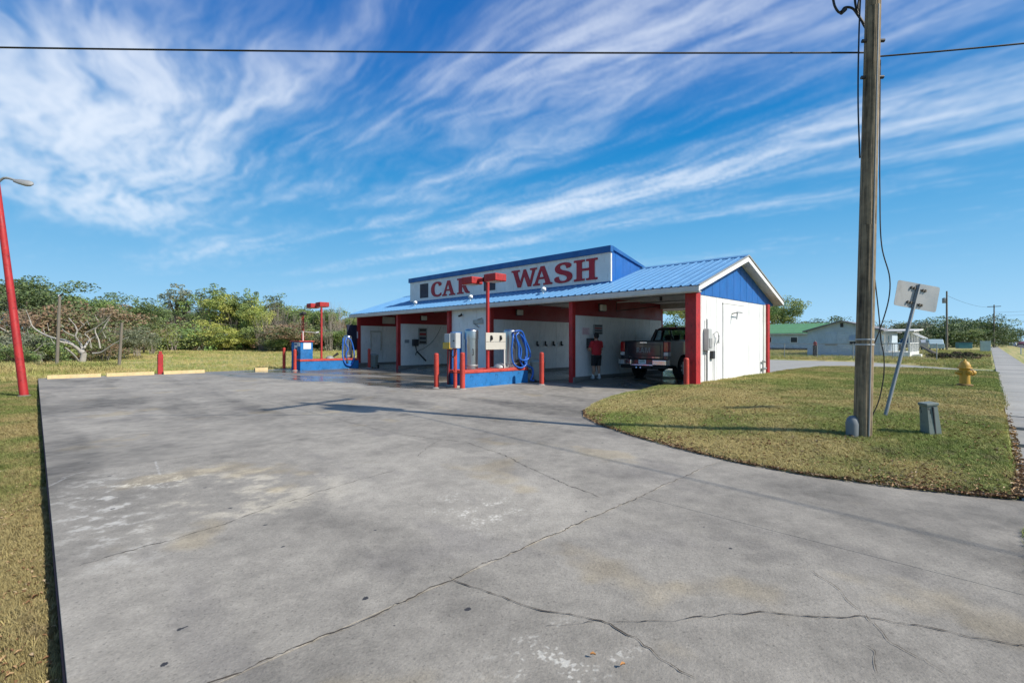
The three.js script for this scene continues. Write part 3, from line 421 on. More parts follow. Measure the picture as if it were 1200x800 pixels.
// sign board on the roof
{ const sb = part('sign_board', wash), SX0 = -23.6, SX1 = -10.05, SZ = -15.3;
  const np = 11, w = (SX1 - SX0) / np; for (let k = 0; k < np; k++) mesh('sign_panel', rbox(SX0 + k * w + 0.002, SX0 + (k + 1) * w - 0.002, 3.76, 4.86, SZ - 0.08, SZ, 0.004), M.signWhite, sb);
  mesh('flashing', box(SX0, SX1, 3.66, 3.765, SZ - 0.1, SZ + 0.02), M.blueCap, sb);
  mesh('cap', [rbox(SX0 - 0.05, SX1 + 0.05, 4.855, 5.1, SZ - 0.1, SZ + 0.09, 0.012)], M.blueCap, sb);
  for (const x of [SX0 + 0.04, SX1 - 0.04]) { const zs = []; for (let z = SZ - 0.09; z > RZ; z -= 0.26) zs.push(z); for (const [k, z] of zs.entries()) { const a = z, b = Math.max(RZ, z - 0.257), tp = q => lerp(5.06, 4.54, (SZ - q) / (SZ - RZ)); mesh('side_board', prismX([[a, roofY(a) - 0.05], [b, roofY(b) - 0.05], [b, tp(b)], [a, tp(a)]], x - 0.04, x + 0.02 + (k % 2) * 0.004), M.blue, sb); } }
  mesh('cap_roof', prismX([[SZ - 0.1, 5.09], [RZ - 0.15, 4.56], [RZ - 0.15, 4.47], [SZ - 0.1, 4.95]], SX0 - 0.05, SX1 + 0.05), M.blueCap, sb);
  // letters: each its own piece of board
  const put = (ch, px0, px1, y0, y1) => { const x0 = xAtZ(px0, SZ), x1 = xAtZ(px1, SZ); const g = new TextGeometry(ch, { font, size: 1, depth: 0.03, bevelEnabled: true, bevelThickness: 0.004, bevelSize: 0.012, bevelSegments: 1, curveSegments: 8 }); g.computeBoundingBox(); const b = g.boundingBox; g.translate(-b.min.x, -b.min.y, 0); g.scale((x1 - x0) / (b.max.x - b.min.x), (y1 - y0) / (b.max.y - b.min.y), 1); g.translate(x0, y0, SZ + 0.004); mesh('letter', g, M.letter, sb); };
  put('C', 505.5, 517.5, 3.9, 4.7); put('A', 518.5, 533.5, 3.9, 4.68); put('R', 536, 550.5, 3.91, 4.7);
  put('W', 600, 629.5, 3.9, 4.68); put('A', 625, 647.5, 3.9, 4.7); put('S', 650, 671, 3.89, 4.72); put('H', 673, 700.5, 3.89, 4.72);
  for (const [a, b] of [[492.3, 501.8], [567.2, 580.5]]) { const x0 = xAtZ(a, SZ), x1 = xAtZ(b, SZ); const v = mesh('vent_panel', rbox(x0, x1, 3.92, 4.7, SZ - 0.01, SZ + 0.02, 0.004), M.grey, sb); v.material = paint(0.05, 0.045, 0.06, 0.6); }
  // small lamps on the roof in front of the sign
  for (const [px, z] of [[486, -14.35], [551, -14.35], [636.5, -14.35], [711, -14.35]].slice(0, 3)) { const x = xAtZ(px, z), y = roofY(z); const l = part('sign_lamp', wash); mesh('stem', rod(V(x, y, z), V(x, y + 0.14, z), 0.035), M.white, l); mesh('head', lathe([[0, 0.16], [0.07, 0.15], [0.1, 0.06], [0.11, 0], [0, 0.02]], 14).rotateX(-0.5).translate(x, y + 0.13, z), M.white, l); }
}
// inside the bays: lights on the red bands, control panels, hooks, hoses
function bandLight(X, z) { const l = part('wall_light', wash); mesh('back_plate', rbox(X + T + 0.01, X + T + 0.05, 2.66, 2.96, z - 0.2, z + 0.2, 0.01), M.dark, l); mesh('lens', rbox(X + T + 0.05, X + T + 0.16, 2.69, 2.93, z - 0.17, z + 0.17, 0.03, 2), M.lens, l); }
bandLight(-10.8, zAtX(705, -10.7)); bandLight(-15.2, zAtX(608, -15.1)); bandLight(-22.6, zAtX(496, -22.5)); 
{ const l = part('wall_light', wash); const z = zAtX(455, -26.97); mesh('lens', rbox(-26.99, -26.86, 2.62, 3.05, z - 0.42, z + 0.42, 0.02), M.cream, l); }
function printed(w, h, seed, bg, ink) { const c = document.createElement('canvas'); c.width = 128; c.height = 192; const g = c.getContext('2d'), r = rng(seed); g.fillStyle = bg; g.fillRect(0, 0, 128, 192); g.fillStyle = ink; for (let y = 12; y < 180; y += 12) for (let x = 12; x < 110;) { const l = 6 + r() * 22; if (x + l < 118) g.fillRect(x, y, l, 5); x += l + 6; } const t = new THREE.CanvasTexture(c); t.colorSpace = THREE.SRGBColorSpace; return new THREE.MeshStandardMaterial({ map: t, roughness: 0.5 }); }
function plate(name, X, z0, z1, y0, y1, mat, parent, th = 0.02) { const g = new THREE.BoxGeometry(th, y1 - y0, z1 - z0).translate(X + th / 2, (y0 + y1) / 2, (z0 + z1) / 2); const m = new THREE.Mesh(g, mat); m.name = name; m.castShadow = m.receiveShadow = true; parent.add(m); return m; }
function controlPanel(X, pxA, pxB, yA, yB, sgA, sgB, sy0, sy1, seed) {
  const c = part('control_panel', wash), xf = X + T + 0.012; const z0 = zAtX(pxB, xf), z1 = zAtX(pxA, xf);
  plate('panel', xf, z0, z1, yA, yB, M.grey, c, 0.05);
  const n = 4; for (let k = 0; k < n; k++) plate('button_row', xf + 0.05, z0 + 0.06, z1 - 0.06, lerp(yA, yB, (k + 0.25) / n), lerp(yA, yB, (k + 0.72) / n), [M.dark, M.navy, M.red, M.dark][k], c, 0.012);
  plate('notice', xf, zAtX(sgB, xf), zAtX(sgA, xf), sy0, sy1, seed, c, 0.008);
}
const pinkNotice = printed(1, 1, 3, '#d9c9cd', '#a04a58'), greyNotice = printed(1, 1, 4, '#9aa0a4', '#3c4046');
controlPanel(-10.8, 695, 705, 1.78, 2.15, 682, 691, 1.75, 2.02, pinkNotice);
{ const c = part('coin_box', wash); mesh('box', rbox(-10.71, -10.52, 1.25, 1.62, zAtX(695, -10.6), zAtX(690, -10.6), 0.015), M.dark, c); }
controlPanel(-22.6, 490, 499.5, 1.35, 2.25, 474, 479.5, 1.42, 1.6, greyNotice);
{ const c = part('coin_box', wash); mesh('box', rbox(-22.51, -22.3, 1.25, 1.62, zAtX(489.5, -22.4), zAtX(484, -22.4), 0.015), M.dark, c);
  const h = part('wash_wand', wash); const X = -22.42, P = (px, y) => V(X, y, zAtX(px, X)); mesh('wand', [rod(P(488.5, 0.95), P(499, 0.42), 0.035, 0.045), tube([P(488.5, 0.95), P(487.5, 0.85), P(487, 0.75)], 0.025, 10, 6)], M.black, h); mesh('hose', tube([P(517, 2.4), P(514, 2.05), P(507.5, 1.55), P(499, 1.18), P(491, 1.0), P(488.6, 0.95)], 0.018, 30, 6), M.grey, h); mesh('hook', rod(P(487, 1.25), P(488, 0.98), 0.03), M.dark, h); }
for (const px of [629, 638.8, 648.2, 657.5]) { const X = -15.11, z = zAtX(px, X); const c = part('mat_clip', wash); mesh('clip', [rbox(X, X + 0.06, 1.3, 1.52, z - 0.03, z + 0.03, 0.01), rbox(X + 0.03, X + 0.13, 1.28, 1.36, z - 0.04, z + 0.04, 0.015)], M.black, c); }
function boom(xc, zc, dir, len) { const b = part('hose_boom', wash); const e = V(xc + Math.cos(dir) * len, 2.98, zc + Math.sin(dir) * len); mesh('pivot', rod(V(xc, 3.2, zc), V(xc, 3.0, zc), 0.05), M.dark, b); mesh('arm', [rod(V(xc, 3.02, zc), e, 0.02, 0.015), rod(V(xc, 3.12, zc), e, 0.008)], M.lightGrey, b); mesh('hose', tube([e.clone(), e.clone().add(V(0.05, -0.3, 0.1)), e.clone().add(V(-0.2, -0.28, -0.5)), V(xc - 0.8, 2.9, zc - 1.2)], 0.014, 24, 6), M.black, b); }
boom(-13.0, -16.6, 0.7, 1.5); boom(-8.6, -16.4, 2.6, 1.6); boom(-20.3, -16.6, 0.4, 1.4); boom(-24.8, -16.6, 1.0, 1.4);
// dark notice panel on the far column
{ const d = part('side_panel', wash); mesh('panel', rbox(-27.2, -27.1, 1.0, 2.5, FZ + 0.14, FZ + 0.75, 0.01), M.navy, d); mesh('notice', rbox(-27.15, -26.985, 1.7, 2.1, FZ + 0.131, FZ + 0.14, 0.003), M.white, d); mesh('rail', rod(V(-27.15, 0.0, FZ + 0.45), V(-27.15, 1.0, FZ + 0.45), 0.05), M.red, d); }
{ const d = part('mat_frame', wash); const X = -26.96; mesh('frame', [rbox(X, X + 0.06, 0.95, 2.15, -14.66, -14.6, 0.01), rbox(X, X + 0.06, 0.95, 2.15, -15.36, -15.3, 0.01), rbox(X, X + 0.06, 2.09, 2.15, -15.36, -14.6, 0.01)], M.cream, d); }
// ---------------------------------------------------------------- vacuum islands and what stands on them
function island(X1, Z1, Z0, label) {                               // X1 = face towards the street, Z1 = near end
  const o = thing('vacuum_island', label, 'kerb island', [0, 0, 0], 0, 'vacuum islands'), X0 = X1 - 0.85;
  mesh('base', rbox(X0, X1, -0.02, 0.452, Z0, Z1, 0.02, 2), M.islandBlue, o);
  mesh('coping', [rbox(X0 - 0.015, X1 + 0.02, 0.455, 0.56, Z0 - 0.015, Z1 + 0.02, 0.025, 2)], M.coping, o); return o;
}
island(-11.97, -9.8, -12.8, 'blue concrete island with red coping under two steel vacuum tanks');
island(-25.3, -9.75, -13.0, 'blue concrete island with red coping beside the blue payment kiosk');
function bollard(x, z, h, label, lean = 0) { const o = thing('bollard', label, 'bollard', [x, 0, z], 0, 'red steel bollards'); mesh('post', lathe([[0.078, -0.02], [0.08, 0.03], [0.078, h - 0.06], [0.07, h - 0.025], [0.045, h - 0.005], [0, h]], 20), M.bollard, o); mesh('concrete_collar', lathe([[0.135, 0], [0.12, 0.02], [0.08, 0.035]], 18), M.concrete, o); o.rotation.z = lean; return o; }
bollard(-12.6, -9.16, 1.13, 'red bollard standing clear of the island beside the grey electric boxes', 0.012);
bollard(-11.7, -9.5, 1.16, 'red bollard at the blue corner of the island with the steel tanks');
bollard(-10.95, -12.4, 1.13, 'red bollard beside the green grey bin');
bollard(-27.0, -9.55, 1.17, 'red bollard behind the corner of the blue payment kiosk');
bollard(-25.35, -9.5, 1.1, 'red bollard in front of the blue payment kiosk');
bollard(-24.75, -13.35, 1.1, 'red bollard beside the coiled blue hose near the dark panel');
bollard(-6.36, -13.68, 1.02, 'red bollard in front of the red end pier');

function lampPost(x, z, h, label) {
  const o = thing('lamp_post', label, 'lamp post', [x, 0.56, z], 0, 'red lamp posts on the islands'), H = h - 0.56;
  mesh('pole', [rbox(-0.045, 0.045, 0, H, -0.045, 0.045, 0.008)], M.red, o); mesh('base_plate', rbox(-0.12, 0.12, 0, 0.02, -0.12, 0.12, 0.005), M.red, o);
  for (const s of [-1, 1]) { const a = part('lamp_head', o); const x0 = s > 0 ? 0.3 : -0.88, x1 = s > 0 ? 0.88 : -0.3;
    mesh('housing', [rbox(x0, x1, H - 0.1, H + 0.15, -0.05, 0.46, 0.035, 2)], M.red, a); mesh('lens', box(x0 + 0.06, x1 - 0.06, H - 0.11, H - 0.098, 0.01, 0.4), M.lens, a);
    mesh('arm', rbox(s > 0 ? 0.04 : -0.31, s > 0 ? 0.31 : -0.04, H - 0.03, H + 0.08, 0.1, 0.2, 0.01), M.red, a); mesh('bracket', rbox(-0.045, 0.045, H - 0.05, H + 0.1, -0.045, 0.2, 0.008), M.red, a); }
  return o;
}
lampPost(-12.18, -11.0, 3.58, 'red twin-headed lamp post between the two steel vacuum tanks');
lampPost(-25.62, -11.0, 3.42, 'red twin-headed lamp post beyond the blue payment kiosk');

function tank(x, z, r, h, label) {
  const o = thing('vacuum_tank', label, 'vacuum', [x, 0.56, z], 0, 'steel vacuum tanks');
  mesh('drum', lathe([[r * 0.98, 0], [r, 0.02], [r, h - 0.33], [r * 0.985, h - 0.32]], 32), M.steel, o);
  mesh('dome', lathe([[r * 1.07, h - 0.345], [r * 1.08, h - 0.32], [r * 1.07, h - 0.08], [r * 0.98, h - 0.03], [r * 0.7, h], [0, h + 0.02]], 32), M.steel, o);
  mesh('band', lathe([[r * 1.005, 0.1], [r * 1.03, 0.11], [r * 1.03, 0.15], [r * 1.005, 0.16]], 32), M.galv, o); mesh('handle', tube([V(r * 0.9, h * 0.5, r * 0.5), V(r * 1.15, h * 0.5, r * 0.6), V(r * 1.15, h * 0.36, r * 0.6), V(r * 0.9, h * 0.36, r * 0.5)], 0.012, 14, 6), M.dark, o); return o;
}
tank(-12.42, -10.47, 0.225, 1.36, 'polished steel vacuum tank beside the blue upright panel');
tank(-12.42, -12.33, 0.24, 1.38, 'polished steel vacuum tank hung with coiled blue hoses');
tank(-25.72, -12.55, 0.21, 1.28, 'steel vacuum tank at the far island by the dark panel');
function hose(pts, r, label, extra) { const o = thing('vacuum_hose', label, 'hose', [0, 0, 0], 0, 'blue vacuum hoses'); mesh('tube', tube(pts, r, 110, 8), M.hose, o); if (extra) { const e = pts[pts.length - 1], q = pts[pts.length - 2], d = e.clone().sub(q).normalize(); mesh('nozzle', rod(e, e.clone().addScaledVector(d, 0.28), r * 1.3, r * 1.9), M.dark, o); } return o; }
{ const X = -12.05, P = (px, y, dx = 0) => V(X + dx, y, zAtX(px, X));
  hose([V(-12.3, 1.72, -12.25), P(602, 1.86, 0.06), P(609, 1.86, 0.1), P(613, 1.55, 0.12), P(617, 1.2, 0.14), P(618, 0.95, 0.14), P(612, 0.82, 0.14), P(606, 0.9, 0.12), P(606, 1.3, 0.08), P(603, 1.7, 0.08), P(606, 1.82, 0.08)], 0.032, 'blue vacuum hose looped high on the steel tank with its end tucked up');
  hose([V(-12.3, 1.75, -12.35), P(600, 1.7, 0.06), P(598.2, 1.2, 0.06), P(600, 0.72, 0.08), P(606, 0.56, 0.14), P(613, 0.66, 0.14), P(614, 1.1, 0.12), P(611, 1.6, 0.12), P(607, 1.76, 0.1)], 0.032, 'blue vacuum hose hanging in a long loop in front of the steel tank');
  hose([P(612, 1.5, 0.1), P(615, 1.1, 0.1), P(612.5, 0.75, 0.12), P(616, 0.6, 0.16), P(619.5, 0.5, 0.2), P(619, 0.25, 0.22), P(617, 0.1, 0.22), P(620, 0.07, 0.24)], 0.036, 'blue vacuum hose drooping over the red coping down to the ground', true);
  hose([P(605, 1.6, 0.02), P(610, 1.2, 0.03), P(609, 0.8, 0.04), P(612, 0.62, 0.05), P(616, 0.85, 0.05), P(615, 1.3, 0.04), P(610, 1.66, 0.04)], 0.032, 'blue vacuum hose bunched behind the other coils on the tank');
  const X2 = -25.42, Q = (px, y, dx = 0) => V(X2 + dx, y, zAtX(px, X2));
  hose([Q(402, 1.7), Q(401, 1.2, 0.05), Q(400.5, 0.6, 0.12), Q(404, 0.22, 0.18), Q(409, 0.16, 0.18), Q(413, 0.5, 0.15), Q(413, 1.1, 0.1), Q(410, 1.6, 0.06), Q(407, 1.72, 0.02)], 0.04, 'blue vacuum hose in one big loop hanging down the far island');
  hose([Q(406, 1.7), Q(404, 1.4, 0.06), Q(407, 1.1, 0.08), Q(404.5, 0.8, 0.08), Q(405, 0.58, 0.1)], 0.036, 'blue vacuum hose twisting down the front of the far tank', true); }
// mat rack panel on the island
{ const o = thing('mat_rack', 'pale weathered two-clip panel on a white post beside the red lamp post', 'rack', [-12.08, 0.56, -11.3]); const z0 = -0.47, z1 = 0.47;
  mesh('panel', rbox(-0.05, 0, 0.93, 1.24, z0, z1, 0.01), M.cream, o); mesh('panel', rbox(-0.05, 0.0, 0.66, 0.922, z0, z1, 0.01), M.cream, o).material = M.cream; M.cream.color.setRGB(0.57, 0.55, 0.49);
  for (const z of [-0.2, 0.24]) { const c = part('mat_clip', o); mesh('clip', [rbox(0, 0.05, 0.98, 1.15, z - 0.03, z + 0.03, 0.01), rbox(0.02, 0.09, 1.0, 1.1, z - 0.02, z + 0.02, 0.01)], M.black, c); }
  mesh('post', rbox(-0.045, -0.005, 0, 0.66, z0 + 0.02, z0 + 0.07, 0.006), M.trim, o); }
{ const o = thing('blower_housing', 'low grey domed motor housing on the island under the pale panel', 'motor', [-12.35, 0.56, -11.75]); mesh('dome', new THREE.SphereGeometry(0.2, 24, 12, 0, 6.283, 0, 1.571).scale(1.1, 0.85, 1.3), M.galv, o); mesh('foot', rbox(-0.22, 0.22, 0, 0.03, -0.27, 0.27, 0.01), M.grey, o); }
{ const o = thing('blower_housing', 'small grey motor housing on the far island beside the red lamp post', 'motor', [-25.7, 0.56, -11.5]); mesh('dome', new THREE.SphereGeometry(0.17, 24, 12, 0, 6.283, 0, 1.571).scale(1.1, 0.9, 1.3), M.grey, o); mesh('spout', rod(V(0, 0.1, -0.2), V(0.05, 0.28, -0.45), 0.05, 0.07), M.black, o); }
// blue upright panel, electric boxes on posts
{ const o = thing('upright_panel', 'narrow blue upright panel on the island behind the electric boxes', 'panel', [-12.7, 0.56, -10.05]); mesh('board', rbox(-0.04, 0.04, 0, 1.22, -0.2, 0.2, 0.01), M.blue, o); mesh('edge_cap', rbox(-0.05, 0.05, 1.22, 1.26, -0.21, 0.21, 0.008), M.blueCap, o); }
{ const o = thing('electric_box', 'grey electric box on a red post with a loose cable', 'electric box', [-12.22, 0, -9.62]); mesh('post', lathe([[0.06, 0], [0.06, 1.28], [0, 1.29]], 16), M.bollard, o);
  const b = mesh('cabinet', rbox(-0.17, 0.13, 1.28, 1.78, -0.12, 0.08, 0.012, 2), M.lightGrey, o); mesh('door', rbox(-0.15, 0.11, 1.31, 1.75, 0.08, 0.095, 0.006), M.lightGrey, b); mesh('handle', rbox(0.02, 0.09, 1.5, 1.54, 0.095, 0.115, 0.005), M.dark, b);
  mesh('cable', [tube([V(-0.1, 1.28, 0), V(-0.16, 1.1, 0.05), V(-0.02, 1.0, 0.08), V(0.1, 1.08, 0.06), V(0.06, 1.28, 0)], 0.015, 24, 6)], M.dark, o); mesh('chain', tube([V(0.03, 1.1, 0.06), V(0.06, 0.8, 0.07), V(0.0, 0.55, 0.07), V(0.08, 0.5, 0.07), V(0.3, 0.52, 0.0), V(0.5, 0.5, 0.05)], 0.014, 30, 6), M.bollard, o); }
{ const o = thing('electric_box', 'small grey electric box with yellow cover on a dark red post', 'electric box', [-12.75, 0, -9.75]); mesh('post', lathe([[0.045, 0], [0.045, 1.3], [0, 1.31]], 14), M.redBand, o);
  mesh('cabinet', rbox(-0.14, 0.14, 1.42, 1.76, -0.1, 0.06, 0.012), M.lightGrey, o); mesh('cover', [rbox(-0.19, 0.16, 1.25, 1.47, -0.06, 0.1, 0.02, 2)], M.yellow, o); mesh('pipe', [tube([V(0.05, 1.25, 0), V(0.05, 0.9, 0.02), V(0.02, 0.5, 0.02), V(0.1, 0.0, 0.02)], 0.02, 16, 6)], M.dark, o); }
{ const p = onGround(532.5, 453.5); tag(mesh('concrete_block', rbox(p.x - 0.3, p.x + 0.3, 0, 0.07, p.z - 0.13, p.z + 0.13, 0.012), M.concrete), 'flat pale concrete block on the ground between two red bollards', 'block'); }
// payment kiosk
{ const o = thing('payment_kiosk', 'blue payment kiosk with red top and white printed panels', 'kiosk', [-26.15, 0, -10.2]);
  const c = mesh('cabinet', rbox(-0.62, 0.62, 0, 1.48, -0.3, 0.35, 0.015), M.islandBlue, o); mesh('top', rbox(-0.68, 0.68, 1.48, 1.54, -0.36, 0.42, 0.012), M.coping, o);
  mesh('sign_plate', [rbox(-0.18, 0.22, 1.02, 1.45, 0.352, 0.366, 0.004)], M.white, o); mesh('sign_plate', rbox(0.24, 0.58, 1.24, 1.45, 0.352, 0.366, 0.004), M.white, o); mesh('sign_stripe', rbox(-0.14, 0.2, 1.3, 1.4, 0.366, 0.372, 0.002), M.blueCap, o); mesh('coin_slot', rbox(0.02, 0.2, 1.03, 1.17, 0.366, 0.39, 0.004), M.dark, o); mesh('sign_plate', rbox(-0.16, -0.02, 0.82, 1.0, 0.352, 0.366, 0.004), M.white, o); mesh('door', rbox(0.0, 0.3, 0.75, 1.0, 0.352, 0.36, 0.004), M.navy, o);
  mesh('side_plate', rbox(0.622, 0.632, 1.1, 1.42, -0.2, 0.2, 0.004), M.white, o); }
{ const o = thing('flood_light', 'small flood light on two thin red pipes above the kiosk', 'flood light', [-26.25, 1.54, -10.25]); for (const dx of [-0.1, 0.12]) mesh('pipe', rod(V(dx, 0, 0), V(dx, 1.4, 0), 0.025), M.red, o); mesh('crossbar', rod(V(-0.12, 1.1, 0), V(0.14, 1.1, 0), 0.02), M.red, o); mesh('lamp', rbox(-0.2, 0.0, 1.38, 1.52, -0.08, 0.1, 0.02), M.dark, o); mesh('lamp', rbox(0.06, 0.28, 1.42, 1.55, -0.08, 0.1, 0.02), M.dark, o); }
{ const o = thing('hose_arm', 'thin white swing arm on a short white post above the kiosk', 'arm', [-25.95, 1.54, -10.15]); mesh('post', rod(V(0, 0, 0), V(0, 0.5, 0), 0.03), M.trim, o); mesh('arm', rod(V(-0.2, 0.5, 0), V(0.5, 0.42, -0.55), 0.016), M.trim, o); mesh('tip', rod(V(0.46, 0.42, -0.5), V(0.54, 0.46, -0.62), 0.05), M.trim, o); }
function bin(x, z, label, s = 1) { const o = thing('wheeled_bin', label, 'bin', [x, 0, z], 0.6, 'wheeled bins'); o.scale.setScalar(s); mesh('body', strip(8, 24, (i, j) => { const a = j * 6.2832, w = lerp(0.2, 0.27, i), k = 1 / Math.pow(Math.abs(Math.cos(a)) ** 4 + Math.abs(Math.sin(a)) ** 4, 0.25); return [Math.cos(a) * w * k, 0.06 + i * 0.66, -Math.sin(a) * w * k]; }), M.canGrey, o); const lid = mesh('lid', new THREE.SphereGeometry(0.3, 24, 10, 0, 6.283, 0, 1.571).scale(1, 0.42, 1).translate(0, 0.72, 0), M.canGrey, o); mesh('handle', rod(V(-0.2, 0.78, -0.28), V(0.2, 0.78, -0.28), 0.018), M.canGrey, lid); for (const sx of [-1, 1]) mesh('wheel', new THREE.CylinderGeometry(0.09, 0.09, 0.05, 18).rotateZ(1.571).translate(sx * 0.2, 0.09, -0.24), M.rubber, o); return o; }
bin(-11.85, -13.2, 'green grey wheeled bin with domed lid at the end of the island'); bin(-25.0, -13.75, 'grey wheeled bin standing beside the dark panel', 0.95);
{ const o = thing('black_bag', 'black rubbish bag slumped behind the green grey bin', 'bag', [-12.25, 0.56, -12.68]); const g = new THREE.IcosahedronGeometry(0.15, 3), p = g.attributes.position; for (let i = 0; i < p.count; i++) { const v = V().fromBufferAttribute(p, i), n = 0.8 + 0.5 * vn(v.x * 14 + 3, v.y * 14 + v.z * 9); v.multiplyScalar(n); p.setXYZ(i, v.x, Math.max(0, v.y + 0.13), v.z); } g.computeVertexNormals(); mesh('bag', g, M.black, o); }

// ---------------------------------------------------------------- wheel stops, posts, street lamp at the driveway edge
for (const [a, b, lab] of [[54.5, 117.7, 'cream concrete wheel stop before the dead tree'], [124, 180, 'cream concrete wheel stop beside the short red post'], [191, 239, 'cream concrete wheel stop ending at the puddle'], [298, 313, 'short cream wheel stop near the blue kiosk']]) {
  const X = -26.75, z0 = zAtX(b, X), z1 = zAtX(a, X), o = thing('wheel_stop', lab, 'wheel stop', [X, 0, (z0 + z1) / 2], 0, 'cream wheel stops along the driveway end'), h = (z1 - z0) / 2; const s = new THREE.Shape([[-0.1, 0], [0.1, 0], [0.07, 0.13], [-0.07, 0.13]].map(p => new THREE.Vector2(...p)));
  mesh('block', new THREE.ExtrudeGeometry(s, { depth: 2 * h - 0.03, bevelSize: 0.012, bevelThickness: 0.015, bevelSegments: 2 }).translate(0, 0, -h + 0.015), M.beige, o); for (const k of [-0.6, 0.6]) mesh('anchor_pin', lathe([[0.02, 0.14], [0.02, 0.15], [0, 0.152]], 10).translate(0, 0, k * h), M.soil, o); }
{ const z = zAtX(187.5, -26.95); const o = thing('marker_post', 'short square red post among the cream wheel stops', 'post', [-26.98, 0, z]); mesh('post', rbox(-0.1, 0.1, -0.05, 0.92, -0.1, 0.1, 0.015), M.red, o); mesh('cap', rbox(-0.06, 0.06, 0.92, 1.05, -0.06, 0.06, 0.01), M.red, o); }
{ const o = thing('street_lamp', 'tall leaning red lamp pole with a grey cobra head', 'street lamp', [-20.5, -0.15, 0.22]); const L = 6.55; const R = V(S, 0, -S), lean = R.clone().multiplyScalar(-0.129).add(V(0, 0.9916, 0)), top = lean.clone().multiplyScalar(L);
  mesh('pole', rod(V(0, 0, 0), top, 0.105, 0.075, 18), M.red, o); mesh('base', lathe([[0.15, 0], [0.15, 0.03], [0.12, 0.05]], 18), M.oldPost, o);
  const e = top.clone().addScaledVector(R, 0.62).add(V(0, -0.02, 0)); mesh('arm', tube([top.clone().add(V(0, -0.12, 0)), top.clone().addScaledVector(R, 0.25).add(V(0, 0.06, 0)), e], 0.035, 16, 8), M.grey, o);
  const q = new THREE.Quaternion().setFromUnitVectors(V(0, 1, 0), R.clone().add(V(0, -0.22, 0)).normalize()); const hd = mesh('lamp_head', lathe([[0, -0.02], [0.07, 0], [0.1, 0.15], [0.12, 0.35], [0.1, 0.48], [0.04, 0.54], [0, 0.545]], 18).scale(1, 1, 0.6).applyQuaternion(q).translate(e.x - R.x * 0.05, e.y, e.z - R.z * 0.05), M.grey, o);
  const lp = e.clone().addScaledVector(R, 0.28).add(V(0, -0.12, 0)); mesh("lens", new THREE.SphereGeometry(0.1, 16, 10).scale(1, 0.45, 1).translate(lp.x, lp.y, lp.z), M.lens, hd); }
for (const [px, yb, yt, d, lab, r] of [[66, 436, 347, 27, 'tall weathered wooden post with a white insulator beside the dead tree', 0.085], [139, 434, 378, 27.5, 'weathered wooden post without a top beyond the wheel stops', 0.085]]) { const b = atDepth(px, 400, d), y0 = -0.08, y1 = 1.5 + (400 - yt) * d / F; const o = thing('wooden_post', lab, 'post', [b.x, y0, b.z], 0, 'weathered posts in the field'); const t = V(0.12, y1 - y0, -0.12); mesh('shaft', rod(V(0, 0, 0), t, r, r * 0.8, 9), M.oldPost, o); if (r && yt < 360) { mesh('insulator', new THREE.SphereGeometry(0.09, 12, 8).translate(t.x - 0.06, t.y, t.z), M.white, o); mesh('bracket', rod(t.clone(), t.clone().add(V(0.12, 0.14, -0.14)), 0.05), M.dark, o); } }

